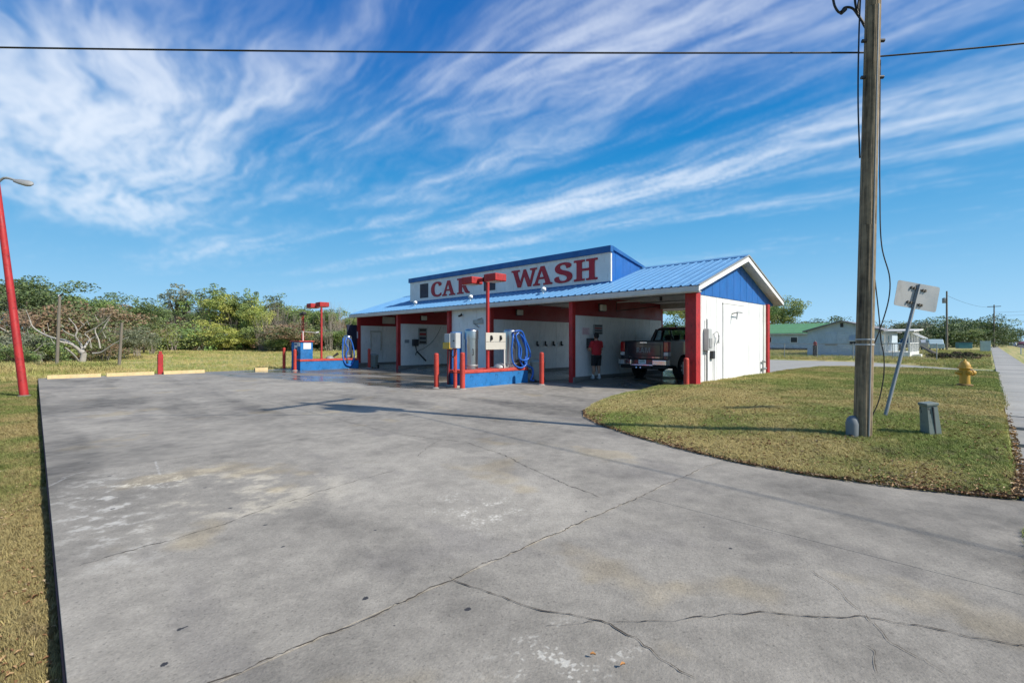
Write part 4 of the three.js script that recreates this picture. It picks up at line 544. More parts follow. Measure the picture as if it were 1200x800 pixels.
// ---------------------------------------------------------------- utility pole with crossarm, transformers and wires
const PX = -1.28, PZ = -8.34, PY = lawnHeight(PX, PZ) - 0.02;
const pole = thing('utility_pole', 'weathered wooden utility pole standing on the lawn', 'utility pole', [PX, PY, PZ]);
{ const R = V(S, 0, -S); pole.rotation.set(0, 0, 0); const H = 9.3, ax = V(0, H, 0).addScaledVector(R, 0.27).add(V(0.02, 0, 0.34)), at = h => ax.clone().multiplyScalar(h / H);
  const g = rod(V(0, 0, 0), ax, 0.112, 0.08, 26); const n = g.attributes.position, uv = g.attributes.uv; for (let i = 0; i < uv.count; i++) uv.setXY(i, uv.getX(i), n.getY(i) / 3); const m = new THREE.Mesh(g, M.pole); m.name = 'shaft'; m.castShadow = m.receiveShadow = true; pole.add(m);
  const c = at(H - 0.35), dir = V(0.28, 0, 1).normalize(); const ca = part('crossarm', pole); mesh('beam', new THREE.BoxGeometry(0.09, 0.12, 2.5).rotateY(Math.atan2(dir.x, dir.z)).translate(c.x, c.y, c.z), M.oldPost, ca); for (const k of [-1.15, -0.6, 0.6, 1.15]) mesh('insulator', lathe([[0.02, 0], [0.05, 0.04], [0.03, 0.07], [0.05, 0.1], [0.03, 0.16], [0, 0.17]], 12).translate(c.x + dir.x * k, c.y + 0.06, c.z + dir.z * k), M.grey, ca);
  for (const [dx, dz] of [[-0.33, 0.1], [0.1, 0.36], [0.32, -0.18]]) { const q = at(7.2), tr = part('transformer', pole); mesh('tank', lathe([[0, 0], [0.2, 0.0], [0.22, 0.03], [0.22, 0.85], [0.18, 0.93], [0, 0.97]], 20).translate(q.x + dx, q.y, q.z + dz), M.grey, tr); mesh('bushing', lathe([[0.03, 0.95], [0.05, 1.0], [0.03, 1.05], [0.05, 1.1], [0.02, 1.2], [0, 1.2]], 10).translate(q.x + dx, q.y, q.z + dz), M.grey, tr); mesh('bracket', rod(V(q.x, q.y + 0.6, q.z), V(q.x + dx * 0.5, q.y + 0.6, q.z + dz * 0.5), 0.04), M.galv, tr); }
  const P = (px, py, d) => atDepth(px, py, d).sub(V(PX, PY, PZ)); const D = depthOf(PX, PZ);
  mesh('cable', tube([P(1032, 70, D + 0.02), P(1031.5, 220, D), P(1034, 290, D - 0.02), P(1043, 325, D - 0.03), P(1042, 350, D - 0.02), P(1030, 390, D), P(1022, 410, D)], 0.008, 60, 6), M.black, pole);
  mesh('cable', tube([P(1025, 320, D), P(1031, 375, D), P(1033, 400, D), P(1036, 415, D), P(1036, 440, D), P(1030, 470, D), P(1022, 488, D)], 0.008, 60, 6), M.black, pole);
  mesh('cable', tube([P(1010, -30, D - 0.1), P(1007, 40, D - 0.13), P(1006, 120, D - 0.13), P(1008, 185, D - 0.13)], 0.01, 40, 6), M.black, pole);
  mesh('lead_wire', tube([P(975, -14, D), P(979, 8, D), P(985, 15, D), P(990, 9, D), P(999, 9.5, D), P(1006, 18, D), P(1014, 30, D)], 0.017, 40, 6), M.black, pole); mesh('lead_wire', tube([P(1002, -20, D), P(1003, 6, D), P(1007, 18, D), P(1014, 28, D)], 0.016, 30, 6), M.black, pole); mesh('lead_wire', tube([P(1014, -20, D), P(1006, 6, D), P(1009, 22, D), P(1015, 34, D)], 0.014, 30, 6), M.black, pole); mesh('splice', rod(P(986, 15, D), P(991, 10.5, D), 0.03), M.black, pole);
  for (const y of [397.5, 403.5]) { const h = 1.5 + (400 - y) * D / F - PY, q = at(h); mesh('strap', new THREE.CylinderGeometry(0.113, 0.113, 0.018, 26, 1, true).translate(q.x, q.y, q.z), M.lightGrey, pole); }
  mesh('conduit', rod(V(0.085, 0.0, 0.075), at(6).add(V(0.07, 0, 0.055)), 0.01), M.grey, pole);
  for (const h of [5.05, 5.55]) { const q = at(h); mesh('bolt', rod(q.clone().add(V(-0.1, 0, 0.1)), q.clone().add(V(0.12, 0, -0.1)), 0.025), M.dark, pole); }
  const st = part('guard_plate', pole); mesh('plate', lathe([[0.075, -0.02], [0.08, 0.05], [0.085, 0.2], [0.07, 0.27], [0.035, 0.31], [0, 0.32]], 16).translate(-0.1, 0, 0.1), bare(0.16, 0.18, 0.19, 0.7), st);
  pole.userData.at = undefined; }
const poleTop = h => V(PX + (h / 9.3) * (0.27 * S + 0.02), PY + h, PZ + (h / 9.3) * (-0.27 * S + 0.34));
function wire(a, b, sag, r, label) { const m = a.clone().lerp(b, 0.5); m.y -= sag; const P = []; for (let i = 0; i <= 24; i++) { const t = i / 24, p = a.clone().lerp(b, t); p.y -= 4 * sag * t * (1 - t); P.push(p); } const o = mesh('overhead_wire', tube(P, r, 48, 5), M.black); tag(o, label, 'wire', 'overhead wires'); return o; }
{ const D = depthOf(PX, PZ); const a = atDepth(1016, 61.5, D), b = atDepth(0, 55, 6.6); const dir = b.clone().sub(a); wire(a, a.clone().addScaledVector(dir, 2.3).add(V(0, 0.35, 0)), 0.16, 0.013, 'thick black overhead wire leaving the utility pole across the driveway');
  const c = atDepth(1030, 66, D), e = atDepth(1200, 42, 6.4); wire(c, c.clone().add(e.sub(c).multiplyScalar(6)), 0.18, 0.012, 'black overhead wire leaving the utility pole towards the street');
  wire(poleTop(7.0), V(30, 8.2, -6.2), 0.4, 0.014, 'service wire high on the utility pole crossing the street'); }

// ---------------------------------------------------------------- leaning road sign, pedestal, hydrant
{ const b = onGround(1037.5, 495, 0.14), R = V(S, 0, -S), Fw = V(-S, 0, -S); const o = thing('road_sign', 'leaning blank metal road sign seen from behind on a steel post', 'road sign', [b.x, lawnHeight(b.x, b.z) - 0.03, b.z]); const ang = Math.atan2(42.5, 163), L = 160 / F * depthOf(b.x, b.z) * 1.02;
  const q = new THREE.Quaternion().setFromRotationMatrix(new THREE.Matrix4().makeBasis(R, V(0, 1, 0), V(S, 0, S))); const tilt = new THREE.Quaternion().setFromAxisAngle(V(0, 0, 1), -ang); const qq = q.clone().multiply(tilt);
  const ps = [[-0.03, 0.018], [-0.012, 0.018], [-0.008, -0.012], [0.008, -0.012], [0.012, 0.018], [0.03, 0.018], [0.03, 0.014], [0.016, 0.014], [0.011, -0.018], [-0.011, -0.018], [-0.016, 0.014], [-0.03, 0.014]].map(p => new THREE.Vector2(...p)); const pg = new THREE.ExtrudeGeometry(new THREE.Shape(ps), { depth: L, bevelEnabled: false }).rotateX(-Math.PI / 2);
  mesh('post', pg.applyQuaternion(qq), M.galv, o);
  const r = 0.04, w = 0.36, h = 0.215, sh = new THREE.Shape(); sh.moveTo(-w + r, -h); sh.lineTo(w - r, -h); sh.quadraticCurveTo(w, -h, w, -h + r); sh.lineTo(w, h - r); sh.quadraticCurveTo(w, h, w - r, h); sh.lineTo(-w + r, h); sh.quadraticCurveTo(-w, h, -w, h - r); sh.lineTo(-w, -h + r); sh.quadraticCurveTo(-w, -h, -w + r, -h);
  mesh('plate', new THREE.ExtrudeGeometry(sh, { depth: 0.004, bevelEnabled: false, curveSegments: 5 }).translate(0.02, L - 0.2, -0.03).translate(0, -L + 0.2, 0).rotateZ(0.075).translate(0, L - 0.2, 0).applyQuaternion(qq), M.galv, o);
  for (const y of [L - 0.08, L - 0.33]) { const k = part('clamp', o); mesh('bar', rbox(-0.13, 0.15, y - 0.012, y + 0.012, -0.026, -0.014, 0.004).applyQuaternion(qq), M.dark, k); for (const x of [-0.11, -0.06, 0.09, 0.13]) mesh('bolt', rbox(x - 0.012, x + 0.012, y - 0.022, y + 0.022, -0.026, -0.002, 0.005).applyQuaternion(qq), M.oldPost, k); } }
{ const p = onGround(1092, 514, 0.13), o = thing('utility_pedestal', 'tilted grey green utility pedestal on the lawn', 'pedestal', [p.x, lawnHeight(p.x, p.z) - 0.04, p.z], 0.9); o.rotation.set(0.03, 0.75, 0.09); o.scale.set(0.72, 1.12, 0.72); mesh('body', new THREE.CylinderGeometry(0.135, 0.165, 0.42, 4, 1).rotateY(Math.PI / 4).translate(0, 0.21, 0).toNonIndexed(), M.pedestal, o).geometry.computeVertexNormals(); mesh('lid', rbox(-0.115, 0.115, 0.42, 0.455, -0.115, 0.115, 0.01), M.pedestal, o); mesh('seam_rib', rbox(-0.012, 0.012, 0.02, 0.41, 0.098, 0.118, 0.004), M.dark, o); mesh('rib', rbox(0.098, 0.118, 0.02, 0.41, -0.02, 0.01, 0.004), M.pedestal, o); }
{ const p = onGround(1131, 455, 0.2), y = lawnHeight(p.x, p.z), o = thing('fire_hydrant', 'yellow fire hydrant on the lawn near the sidewalk', 'hydrant', [p.x, y + 0.03, p.z], 0.25); o.scale.setScalar(1.05);
  mesh('base_flange', lathe([[0, 0], [0.17, 0], [0.17, 0.05], [0.12, 0.07]], 24), paint(0.2, 0.12, 0.03, 0.7), o);
  mesh('barrel', lathe([[0.115, 0.05], [0.11, 0.1], [0.105, 0.42], [0.115, 0.46], [0.15, 0.465], [0.15, 0.5], [0.125, 0.505]], 24), M.hydrant, o);
  const bn = mesh('bonnet', lathe([[0.125, 0.5], [0.12, 0.56], [0.09, 0.63], [0.05, 0.665], [0.03, 0.67], [0.03, 0.71], [0, 0.715]], 24), M.hydrant, o); for (let k = 0; k < 8; k++) mesh('bolt', lathe([[0.012, 0.46], [0.012, 0.515], [0, 0.517]], 6).translate(Math.cos(k * 0.785) * 0.138, 0, Math.sin(k * 0.785) * 0.138), M.hydrant, bn);
  const nz = (ang, r, l, name) => { const d = V(Math.cos(ang), 0, Math.sin(ang)), a = d.clone().multiplyScalar(0.06).add(V(0, 0.36, 0)); const n = mesh(name, [rod(a, a.clone().addScaledVector(d, l), r, r, 16), rod(a.clone().addScaledVector(d, l - 0.03), a.clone().addScaledVector(d, l), r * 1.3, r * 1.3, 16)], M.hydrant, o); mesh('cap', rod(a.clone().addScaledVector(d, l), a.clone().addScaledVector(d, l + 0.05), r * 1.15, r * 0.9, 16), M.hydrant, n); mesh('nut', rod(a.clone().addScaledVector(d, l + 0.05), a.clone().addScaledVector(d, l + 0.08), 0.02, 0.02, 5), M.hydrant, n); };
  nz(-0.45, 0.06, 0.14, 'nozzle'); nz(1.1, 0.045, 0.1, 'nozzle'); nz(2.7, 0.045, 0.1, 'nozzle'); }
// ---------------------------------------------------------------- pickup truck in the end bay
M.truck = new THREE.MeshPhysicalMaterial({ color: lin(0.008, 0.012, 0.02), roughness: 0.3, metalness: 0.0, clearcoat: 1, clearcoatRoughness: 0.06 });
M.chrome = new THREE.MeshStandardMaterial({ color: lin(0.75, 0.75, 0.76), metalness: 1, roughness: 0.14 });
M.tail = new THREE.MeshPhysicalMaterial({ color: lin(0.42, 0.012, 0.015), roughness: 0.15, clearcoat: 1 });
M.tailWhite = new THREE.MeshPhysicalMaterial({ color: lin(0.6, 0.58, 0.58), roughness: 0.15, clearcoat: 1 });
M.tint = new THREE.MeshPhysicalMaterial({ color: lin(0.45, 0.55, 0.58), transmission: 1, thickness: 0, roughness: 0.02, side: THREE.DoubleSide });
M.alloy = new THREE.MeshStandardMaterial({ color: lin(0.5, 0.5, 0.51), metalness: 1, roughness: 0.3 });
{
  const t = thing('pickup_truck', 'dark blue pickup truck parked in the wash bay with its tailgate outward', 'pickup truck', [-9.12, 0.1, -16.05]);
  const W = 0.98;                                                   // half width; z grows to the rear, truck faces -z
  const arch = (s, zc, r) => { s.lineTo(zc + r, 0.42); s.absarc(zc, 0.42, r, 0, Math.PI, false); };
  function side(pts, archs, x0, x1, bevel = 0.03) { const s = new THREE.Shape(); s.moveTo(...pts[0]); for (const p of pts.slice(1)) { if (p === 'arch') { const [zc, r] = archs.shift(); s.absarc(zc, 0.42, r, 0, Math.PI, false); } else s.lineTo(...p); } return new THREE.ExtrudeGeometry(s, { depth: x1 - x0 - 2 * bevel, bevelEnabled: true, bevelSize: bevel * 0.6, bevelThickness: bevel, bevelSegments: 3, curveSegments: 20 }).rotateY(-Math.PI / 2).translate(x1 - bevel, 0, 0); }
  // side outline in [z, y] as shape x = z; rotateY(-90) maps shape x to +z
  const bedSide = (x0, x1) => side([[-2.12, 0.55], [-1.83, 0.55], [-1.83, 0.42], [-1.82, 0.42], [-2.12, 0.5]].slice(0, 1).concat([[-2.12, 1.4], [-0.04, 1.4], [-0.04, 0.6], [-0.62, 0.5], [-0.7, 0.42], 'arch', [-1.8, 0.42], [-1.9, 0.5]]), [[-1.22, 0.5]], x0, x1);
  mesh('bed_side', bedSide(-W, -W + 0.2), M.truck, t); mesh('bed_side', bedSide(W - 0.2, W), M.truck, t);
  mesh('bed_floor', [box(-W + 0.15, W - 0.15, 0.62, 0.74, -2.1, -0.1), box(-W + 0.2, W - 0.2, 0.74, 1.38, -2.12, -2.05)], M.black, t);
  const gate = mesh('tailgate', rbox(-0.8, 0.8, 0.74, 1.405, -0.1, 0.0, 0.03, 3), M.truck, t); mesh('spoiler', rbox(-0.8, 0.8, 1.395, 1.43, -0.1, 0.02, 0.012), M.black, gate); mesh('recess_frame', rbox(-0.7, 0.7, 0.86, 1.3, -0.004, 0.006, 0.004), M.dark, gate); mesh('recess', rbox(-0.68, 0.68, 0.88, 1.28, 0.004, 0.009, 0.003), M.truck, gate);
  mesh('handle', rbox(-0.15, 0.15, 1.33, 1.385, -0.01, 0.02, 0.012), M.chrome, gate);
  const word = (txt, size, x, y, mat, parent, z) => { const g = new TextGeometry(txt, { font: fontSans, size, depth: 0.008, bevelEnabled: false, curveSegments: 4 }); g.computeBoundingBox(); g.translate(x - (g.boundingBox.max.x + g.boundingBox.min.x) / 2, y, z); mesh('lettering', g, mat, parent); };
  word('RAM', 0.2, 0.0, 0.98, M.grey, gate, 0.008); word('1500', 0.045, -0.55, 0.79, M.chrome, gate, 0.0); word('BIG HORN', 0.045, 0.5, 0.79, M.chrome, gate, 0.0);
  for (const s of [-1, 1]) { const l = part('tail_light', t); mesh('red_lens', rbox(s > 0 ? 0.805 : -0.99, s > 0 ? 0.99 : -0.805, 1.02, 1.385, -0.22, 0.012, 0.03, 2), M.tail, l); mesh('white_lens', rbox(s > 0 ? 0.805 : -0.99, s > 0 ? 0.99 : -0.805, 0.87, 1.01, -0.22, 0.012, 0.025, 2), M.tailWhite, l); }
  const bm = part('rear_bumper', t); mesh('bar', [rbox(-1.0, -0.42, 0.52, 0.74, -0.12, 0.16, 0.04, 3)], M.chrome, bm); mesh('bar', rbox(0.42, 1.0, 0.52, 0.74, -0.12, 0.16, 0.04, 3), M.chrome, bm); mesh('lower_bar', rbox(-0.46, 0.46, 0.5, 0.565, -0.1, 0.15, 0.02, 2), M.chrome, bm); mesh('step_pad', rbox(-0.98, 0.98, 0.735, 0.755, -0.1, 0.13, 0.006), M.black, bm); mesh('plate_recess', rbox(-0.42, 0.42, 0.56, 0.735, -0.1, 0.08, 0.01), M.truck, bm); mesh('valance', rbox(-0.95, 0.95, 0.4, 0.52, -0.1, 0.06, 0.03), M.black, bm);
  { const c = document.createElement('canvas'); c.width = 128; c.height = 64; const g = c.getContext('2d'); g.fillStyle = '#dfe6ea'; g.fillRect(0, 0, 128, 64); g.fillStyle = '#3f7a6a'; g.font = 'bold 34px sans-serif'; g.textAlign = 'center'; for (let k = 0; k < 6; k++) g.fillRect(18 + k * 16, 20, 9, 26); g.fillRect(30, 6, 68, 6); const tx = new THREE.CanvasTexture(c); tx.colorSpace = THREE.SRGBColorSpace; const p = new THREE.Mesh(new THREE.BoxGeometry(0.31, 0.155, 0.006).translate(0, 0.65, 0.086), new THREE.MeshStandardMaterial({ map: tx, roughness: 0.4 })); p.name = 'licence_plate'; bm.add(p); }
  for (const x of [-0.22, -0.05, 0.35]) mesh('tow_fitting', rod(V(x, 0.44, -0.05), V(x, 0.44, 0.14), 0.03), x > 0.3 ? M.black : M.chrome, bm);
  mesh('frame', [box(-0.5, 0.5, 0.38, 0.62, -5.3, -0.1)], M.black, t);
  mesh('rear_axle', [rod(V(-0.75, 0.41, -1.22), V(0.75, 0.41, -1.22), 0.06), new THREE.SphereGeometry(0.17, 16, 12).translate(0.1, 0.4, -1.22)], M.black, t);
  // cab and front
  const lower = s => side([[-5.75, 0.5], [-5.8, 0.95], [-5.6, 1.18], [-4.35, 1.32], [-3.9, 1.36], [-2.14, 1.4], [-2.14, 0.42], [-4.4, 0.4], 'arch', [-5.5, 0.42]], [[-4.92, 0.5]], -W, W);
  mesh('cab_body', lower(), M.truck, t);
  { const rows = [[1.86, -3.62, -2.24, 0.765], [1.93, -3.45, -2.3, 0.73], [1.985, -3.25, -2.42, 0.64], [2.0, -3.0, -2.7, 0.3]]; const ring = (y, zf, zr, hw, a) => { const c = Math.cos(a), s = Math.sin(a), k = 1 / Math.pow(Math.abs(c) ** 7 + Math.abs(s) ** 7, 1 / 7); return [c * k * hw, y, (zf + zr) / 2 - s * k * (zr - zf) / 2]; };
    const g = strip(rows.length - 1, 32, (i, j) => ring(...rows[Math.round(i * (rows.length - 1))], j * 6.28318)); mesh('cab_roof', [g, strip(1, 32, (i, j) => ring(1.86, lerp(-3.6, -2.95, i), lerp(-2.25, -2.9, i), lerp(0.76, 0.03, i), j * 6.28318))], M.truck, t);
    mesh('belt_line', strip(2, 32, (i, j) => ring(lerp(1.36, 1.46, i), lerp(-4.3, -4.12, i), -2.12, lerp(0.94, 0.915, i), j * 6.28318)), M.truck, t);
    for (const s of [-1, 1]) { mesh('pillar', rod(V(s * 0.87, 1.42, -4.14), V(s * 0.72, 1.89, -3.55), 0.045, 0.04, 8), M.truck, t); mesh('pillar', rod(V(s * 0.9, 1.42, -3.08), V(s * 0.745, 1.89, -3.03), 0.05, 0.05, 8), M.truck, t); mesh('pillar', rod(V(s * 0.84, 1.42, -2.2), V(s * 0.69, 1.89, -2.32), 0.09, 0.07, 8), M.truck, t); for (const z of [-3.5, -2.75]) { mesh('headrest', rbox(s * 0.4 - 0.13, s * 0.4 + 0.13, 1.46, 1.68, z - 0.06, z + 0.06, 0.04, 2), M.dark, t); mesh('seat_back', rbox(s * 0.4 - 0.25, s * 0.4 + 0.25, 1.3, 1.45, z - 0.08, z + 0.08, 0.04, 2), M.dark, t); } }
    const q = (pts, name) => { const s = new THREE.BufferGeometry(); const [a, b, c, d] = pts; s.setAttribute('position', new THREE.Float32BufferAttribute([...a, ...b, ...c, ...a, ...c, ...d], 3)); s.computeVertexNormals(); mesh(name, s, M.tint, t); };
    q([[-0.74, 1.46, -2.112], [0.74, 1.46, -2.112], [0.6, 1.9, -2.255], [-0.6, 1.9, -2.255]], 'rear_window');
    for (const s of [-1, 1]) { q([[s * 0.918, 1.46, -2.35], [s * 0.918, 1.46, -3.05], [s * 0.76, 1.88, -3.0], [s * 0.755, 1.88, -2.45]], 'side_window'); q([[s * 0.918, 1.46, -3.12], [s * 0.918, 1.44, -3.95], [s * 0.75, 1.88, -3.4], [s * 0.76, 1.88, -3.07]], 'side_window'); const m = part('wing_mirror', t); mesh('housing', rbox(s > 0 ? 0.98 : -1.2, s > 0 ? 1.2 : -0.98, 1.35, 1.6, -4.02, -3.92, 0.03, 2), M.black, m); mesh('glass', rbox(s > 0 ? 1.0 : -1.18, s > 0 ? 1.18 : -1.0, 1.38, 1.57, -3.92, -3.912, 0.002), M.chrome, m); }
    q([[-0.84, 1.4, -4.22], [0.84, 1.4, -4.22], [0.66, 1.9, -3.52], [-0.66, 1.9, -3.52]], 'windscreen');
    mesh('brake_light', rbox(-0.15, 0.15, 1.925, 1.965, -2.34, -2.27, 0.01), M.tail, t);
    mesh('shark_fin', rbox(-0.03, 0.03, 1.985, 2.06, -2.75, -2.55, 0.02), M.truck, t); }
  mesh('front_bumper', rbox(-0.98, 0.98, 0.42, 0.72, -5.95, -5.7, 0.05, 2), M.chrome, t); mesh('grille', rbox(-0.6, 0.6, 0.75, 1.1, -5.86, -5.74, 0.03), M.black, t);
  for (const s of [-1, 1]) mesh('headlight', rbox(s > 0 ? 0.62 : -0.95, s > 0 ? 0.95 : -0.62, 0.85, 1.05, -5.84, -5.6, 0.03), M.tailWhite, t);
  for (const s of [-1, 1]) for (const z of [-1.22, -4.92]) { const w = part('wheel', t), xc = s * 0.86;
    const prof = [[0.24, -0.13], [0.37, -0.14], [0.405, -0.11], [0.41, 0], [0.405, 0.11], [0.37, 0.14], [0.24, 0.13]]; mesh('tyre', lathe(prof, 36).rotateZ(Math.PI / 2).translate(xc, 0.41, z), M.rubber, w);
    for (let k = 0; k < 24; k++) mesh('tread_block', rbox(-0.13, 0.13, 0.4, 0.415, -0.035, 0.035, 0.004).rotateX(k * 6.28318 / 24).translate(xc, 0.41, z), M.rubber, w);
    mesh('rim', lathe([[0.0, 0.03], [0.06, 0.05], [0.07, 0.02], [0.22, -0.02], [0.235, 0.1], [0.25, 0.11], [0.255, 0.0]], 30).rotateZ(-s * Math.PI / 2).translate(xc, 0.41, z), M.dark, w);
    for (let k = 0; k < 6; k++) mesh('spoke', rbox(0.08, 0.11, 0.04, 0.24, -0.035, 0.035, 0.01).rotateX(k * 1.0472).scale(s, 1, 1).translate(xc, 0.41, z), M.alloy, w);
    mesh('hub_cap', new THREE.CylinderGeometry(0.06, 0.065, 0.04, 16).rotateZ(Math.PI / 2).translate(xc + s * 0.105, 0.41, z), M.alloy, w); mesh('rim_lip', new THREE.TorusGeometry(0.245, 0.014, 8, 30).rotateY(Math.PI / 2).translate(xc + s * 0.115, 0.41, z), M.alloy, w); }
}

// ---------------------------------------------------------------- person at the control panel
{
  const o = thing('person', 'person in red shirt, dark shorts and cap facing the bay control panel', 'person', [-10.36, 0.1, zAtX(699, -10.36)]);
  o.rotation.y = -Math.PI / 2 - 0.4;                                 // local -z... figure faces local +z before turning
  const sm = (a, b, k) => { const h = clamp(0.5 + 0.5 * (b - a) / k); return lerp(b, a, h) - k * h * (1 - h); };
  const cap = (p, a, b, r0, r1) => { const abx = b[0] - a[0], aby = b[1] - a[1], abz = b[2] - a[2], t = clamp(((p[0] - a[0]) * abx + (p[1] - a[1]) * aby + (p[2] - a[2]) * abz) / (abx * abx + aby * aby + abz * abz + 1e-9)); return Math.hypot(p[0] - a[0] - t * abx, p[1] - a[1] - t * aby, p[2] - a[2] - t * abz) - lerp(r0, r1, t); };
  const ell = (p, c, r) => { const q = Math.hypot((p[0] - c[0]) / r[0], (p[1] - c[1]) / r[1], (p[2] - c[2]) / r[2]); return (q - 1) * Math.min(...r); };
  function polygonise(sdf, lo, hi, res) { const mc = new MarchingCubes(res, new THREE.MeshStandardMaterial(), false, false, 200000); mc.isolation = 0; const n = res; for (let k = 0; k < n; k++) for (let j = 0; j < n; j++) for (let i = 0; i < n; i++) { const p = [lerp(lo[0], hi[0], i / n), lerp(lo[1], hi[1], j / n), lerp(lo[2], hi[2], k / n)]; mc.field[k * n * n + j * n + i] = -sdf(p); } mc.update(); const c = mc.count ?? mc.geometry.drawRange.count, P = [], N = []; const sx = (hi[0] - lo[0]) / 2, sy = (hi[1] - lo[1]) / 2, sz = (hi[2] - lo[2]) / 2; for (let i = 0; i < c; i++) { P.push((mc.positionArray[i * 3] + 1) * sx + lo[0], (mc.positionArray[i * 3 + 1] + 1) * sy + lo[1], (mc.positionArray[i * 3 + 2] + 1) * sz + lo[2]); } const g = new THREE.BufferGeometry(); g.setAttribute('position', new THREE.Float32BufferAttribute(P, 3)); return g; }
  // joints (local: y up, faces +z)
  const sh = s => [s * 0.185, 1.35, -0.01], el = s => [s * 0.25, 1.1, 0.06], wr = s => s < 0 ? [-0.12, 1.17, 0.27] : [0.16, 1.2, 0.28], hip = s => [s * 0.095, 0.86, 0], kn = s => [s * 0.105, 0.47, 0.015], an = s => [s * 0.115, 0.085, -0.02 + (s > 0 ? 0.06 : 0)];
  const legs = p => { let d = 9; for (const s of [-1, 1]) { d = Math.min(d, sm(cap(p, hip(s), kn(s), 0.092, 0.06), cap(p, kn(s), an(s), 0.06, 0.038), 0.03)); d = Math.min(d, ell(p, [kn(s)[0], 0.34, kn(s)[2] - 0.025], [0.055, 0.12, 0.055])); } return d; };
  const arms = p => { let d = 9; for (const s of [-1, 1]) d = Math.min(d, sm(cap(p, sh(s), el(s), 0.054, 0.044), cap(p, el(s), wr(s), 0.044, 0.03), 0.02)); return d; };
  const torso = p => sm(sm(ell(p, [0, 1.24, 0], [0.19, 0.22, 0.115]), ell(p, [0, 0.95, -0.01], [0.17, 0.17, 0.125]), 0.1), cap(p, [0, 1.36, -0.01], [0, 1.5, 0.015], 0.06, 0.052), 0.06);
  const head = p => { let d = sm(ell(p, [0, 1.595, 0.02], [0.075, 0.105, 0.095]), ell(p, [0, 1.545, 0.045], [0.055, 0.07, 0.06]), 0.03); d = sm(d, ell(p, [0, 1.575, 0.12], [0.014, 0.022, 0.02]), 0.012); for (const s of [-1, 1]) d = Math.min(d, ell(p, [s * 0.078, 1.58, 0.01], [0.012, 0.03, 0.02])); for (const s of [-1, 1]) d = Math.max(d, -ell(p, [s * 0.03, 1.6, 0.118], [0.016, 0.008, 0.012])); return Math.max(d, -ell(p, [0, 1.53, 0.105], [0.024, 0.004, 0.012])); };
  const body = p => sm(sm(torso(p), legs(p), 0.05), arms(p), 0.03);
  function hand(p, s) { const w = wr(s), f = [0.3 * -s * 0, 0.25, 0.97]; let d = ell(p, [w[0], w[1] + 0.02, w[2] + 0.045], [0.038, 0.03, 0.05]); for (let k = 0; k < 4; k++) { const x = w[0] + (k - 1.5) * 0.021, l = [0.055, 0.068, 0.064, 0.048][k]; const a = [x, w[1] + 0.03, w[2] + 0.085], b = [x, w[1] + 0.045, w[2] + 0.085 + l * 0.6], c = [x, w[1] + 0.028, w[2] + 0.085 + l]; d = Math.min(d, cap(p, a, b, 0.0092, 0.0085), cap(p, b, c, 0.0085, 0.007)); } const ts = -s; return Math.min(d, cap(p, [w[0] + ts * 0.03, w[1] + 0.015, w[2] + 0.035], [w[0] + ts * 0.055, w[1] + 0.02, w[2] + 0.075], 0.012, 0.01), cap(p, [w[0] + ts * 0.055, w[1] + 0.02, w[2] + 0.075], [w[0] + ts * 0.05, w[1] + 0.025, w[2] + 0.1], 0.01, 0.008)); }
  const geos = [polygonise(body, [-0.42, 0.0, -0.42], [0.42, 1.56, 0.42], 84), polygonise(head, [-0.16, 1.42, -0.14], [0.16, 1.74, 0.18], 72)];
  for (const s of [-1, 1]) { const w = wr(s); geos.push(polygonise(p => Math.min(hand(p, s), cap(p, el(s), w, 0.044, 0.03)), [w[0] - 0.1, w[1] - 0.08, w[2] - 0.04], [w[0] + 0.1, w[1] + 0.12, w[2] + 0.16], 56)); }
  mesh('body', geos.map(g => { g.computeVertexNormals(); return g; }), bare(0.36, 0.2, 0.13, 0.6), o);
  const shirt = p => { let d = sm(sm(ell(p, [0, 1.24, 0], [0.208, 0.235, 0.133]), ell(p, [0, 0.98, -0.01], [0.19, 0.19, 0.143]), 0.1), 9, 0.01); for (const s of [-1, 1]) d = sm(d, Math.max(cap(p, sh(s), el(s), 0.078, 0.075), -(p[1] - 1.17)), 0.04); d = Math.max(d, 0.84 - p[1], p[1] - 1.435); return d + 0.006 * (vn(p[0] * 22, p[1] * 14 + p[2] * 9) - 0.5); };
  const sg = polygonise(shirt, [-0.4, 0.78, -0.3], [0.4, 1.48, 0.3], 76); sg.computeVertexNormals(); mesh('shirt', sg, bare(0.36, 0.012, 0.02, 0.85), o);
  const shorts = p => { let d = ell(p, [0, 0.86, -0.01], [0.185, 0.13, 0.14]); for (const s of [-1, 1]) d = sm(d, cap(p, hip(s), kn(s), 0.112, 0.095), 0.03); return Math.max(d, 0.5 - p[1], p[1] - 0.9); };
  const hg = polygonise(shorts, [-0.3, 0.44, -0.25], [0.3, 0.98, 0.25], 64); hg.computeVertexNormals(); mesh('shorts', hg, bare(0.012, 0.012, 0.014, 0.9), o);
  const hair = p => Math.max(ell(p, [0, 1.61, -0.005], [0.092, 0.115, 0.108]), -(p[1] - 1.52 - 0.35 * Math.max(0, p[2])), p[2] - 0.085); const hr = polygonise(hair, [-0.14, 1.44, -0.15], [0.14, 1.76, 0.14], 48); hr.computeVertexNormals(); mesh('hair', hr, bare(0.01, 0.009, 0.008, 0.8), o);
  const cp = mesh('cap', [new THREE.SphereGeometry(0.104, 24, 10, 0, 6.283, 0, 1.4).scale(0.95, 0.85, 1.08).translate(0, 1.64, 0.012)], M.black, o); mesh('brim', new THREE.CylinderGeometry(0.09, 0.095, 0.008, 20, 1, false, -1.1, 2.2).scale(1, 1, 1.25).translate(0, 1.655, 0.06), M.black, cp);
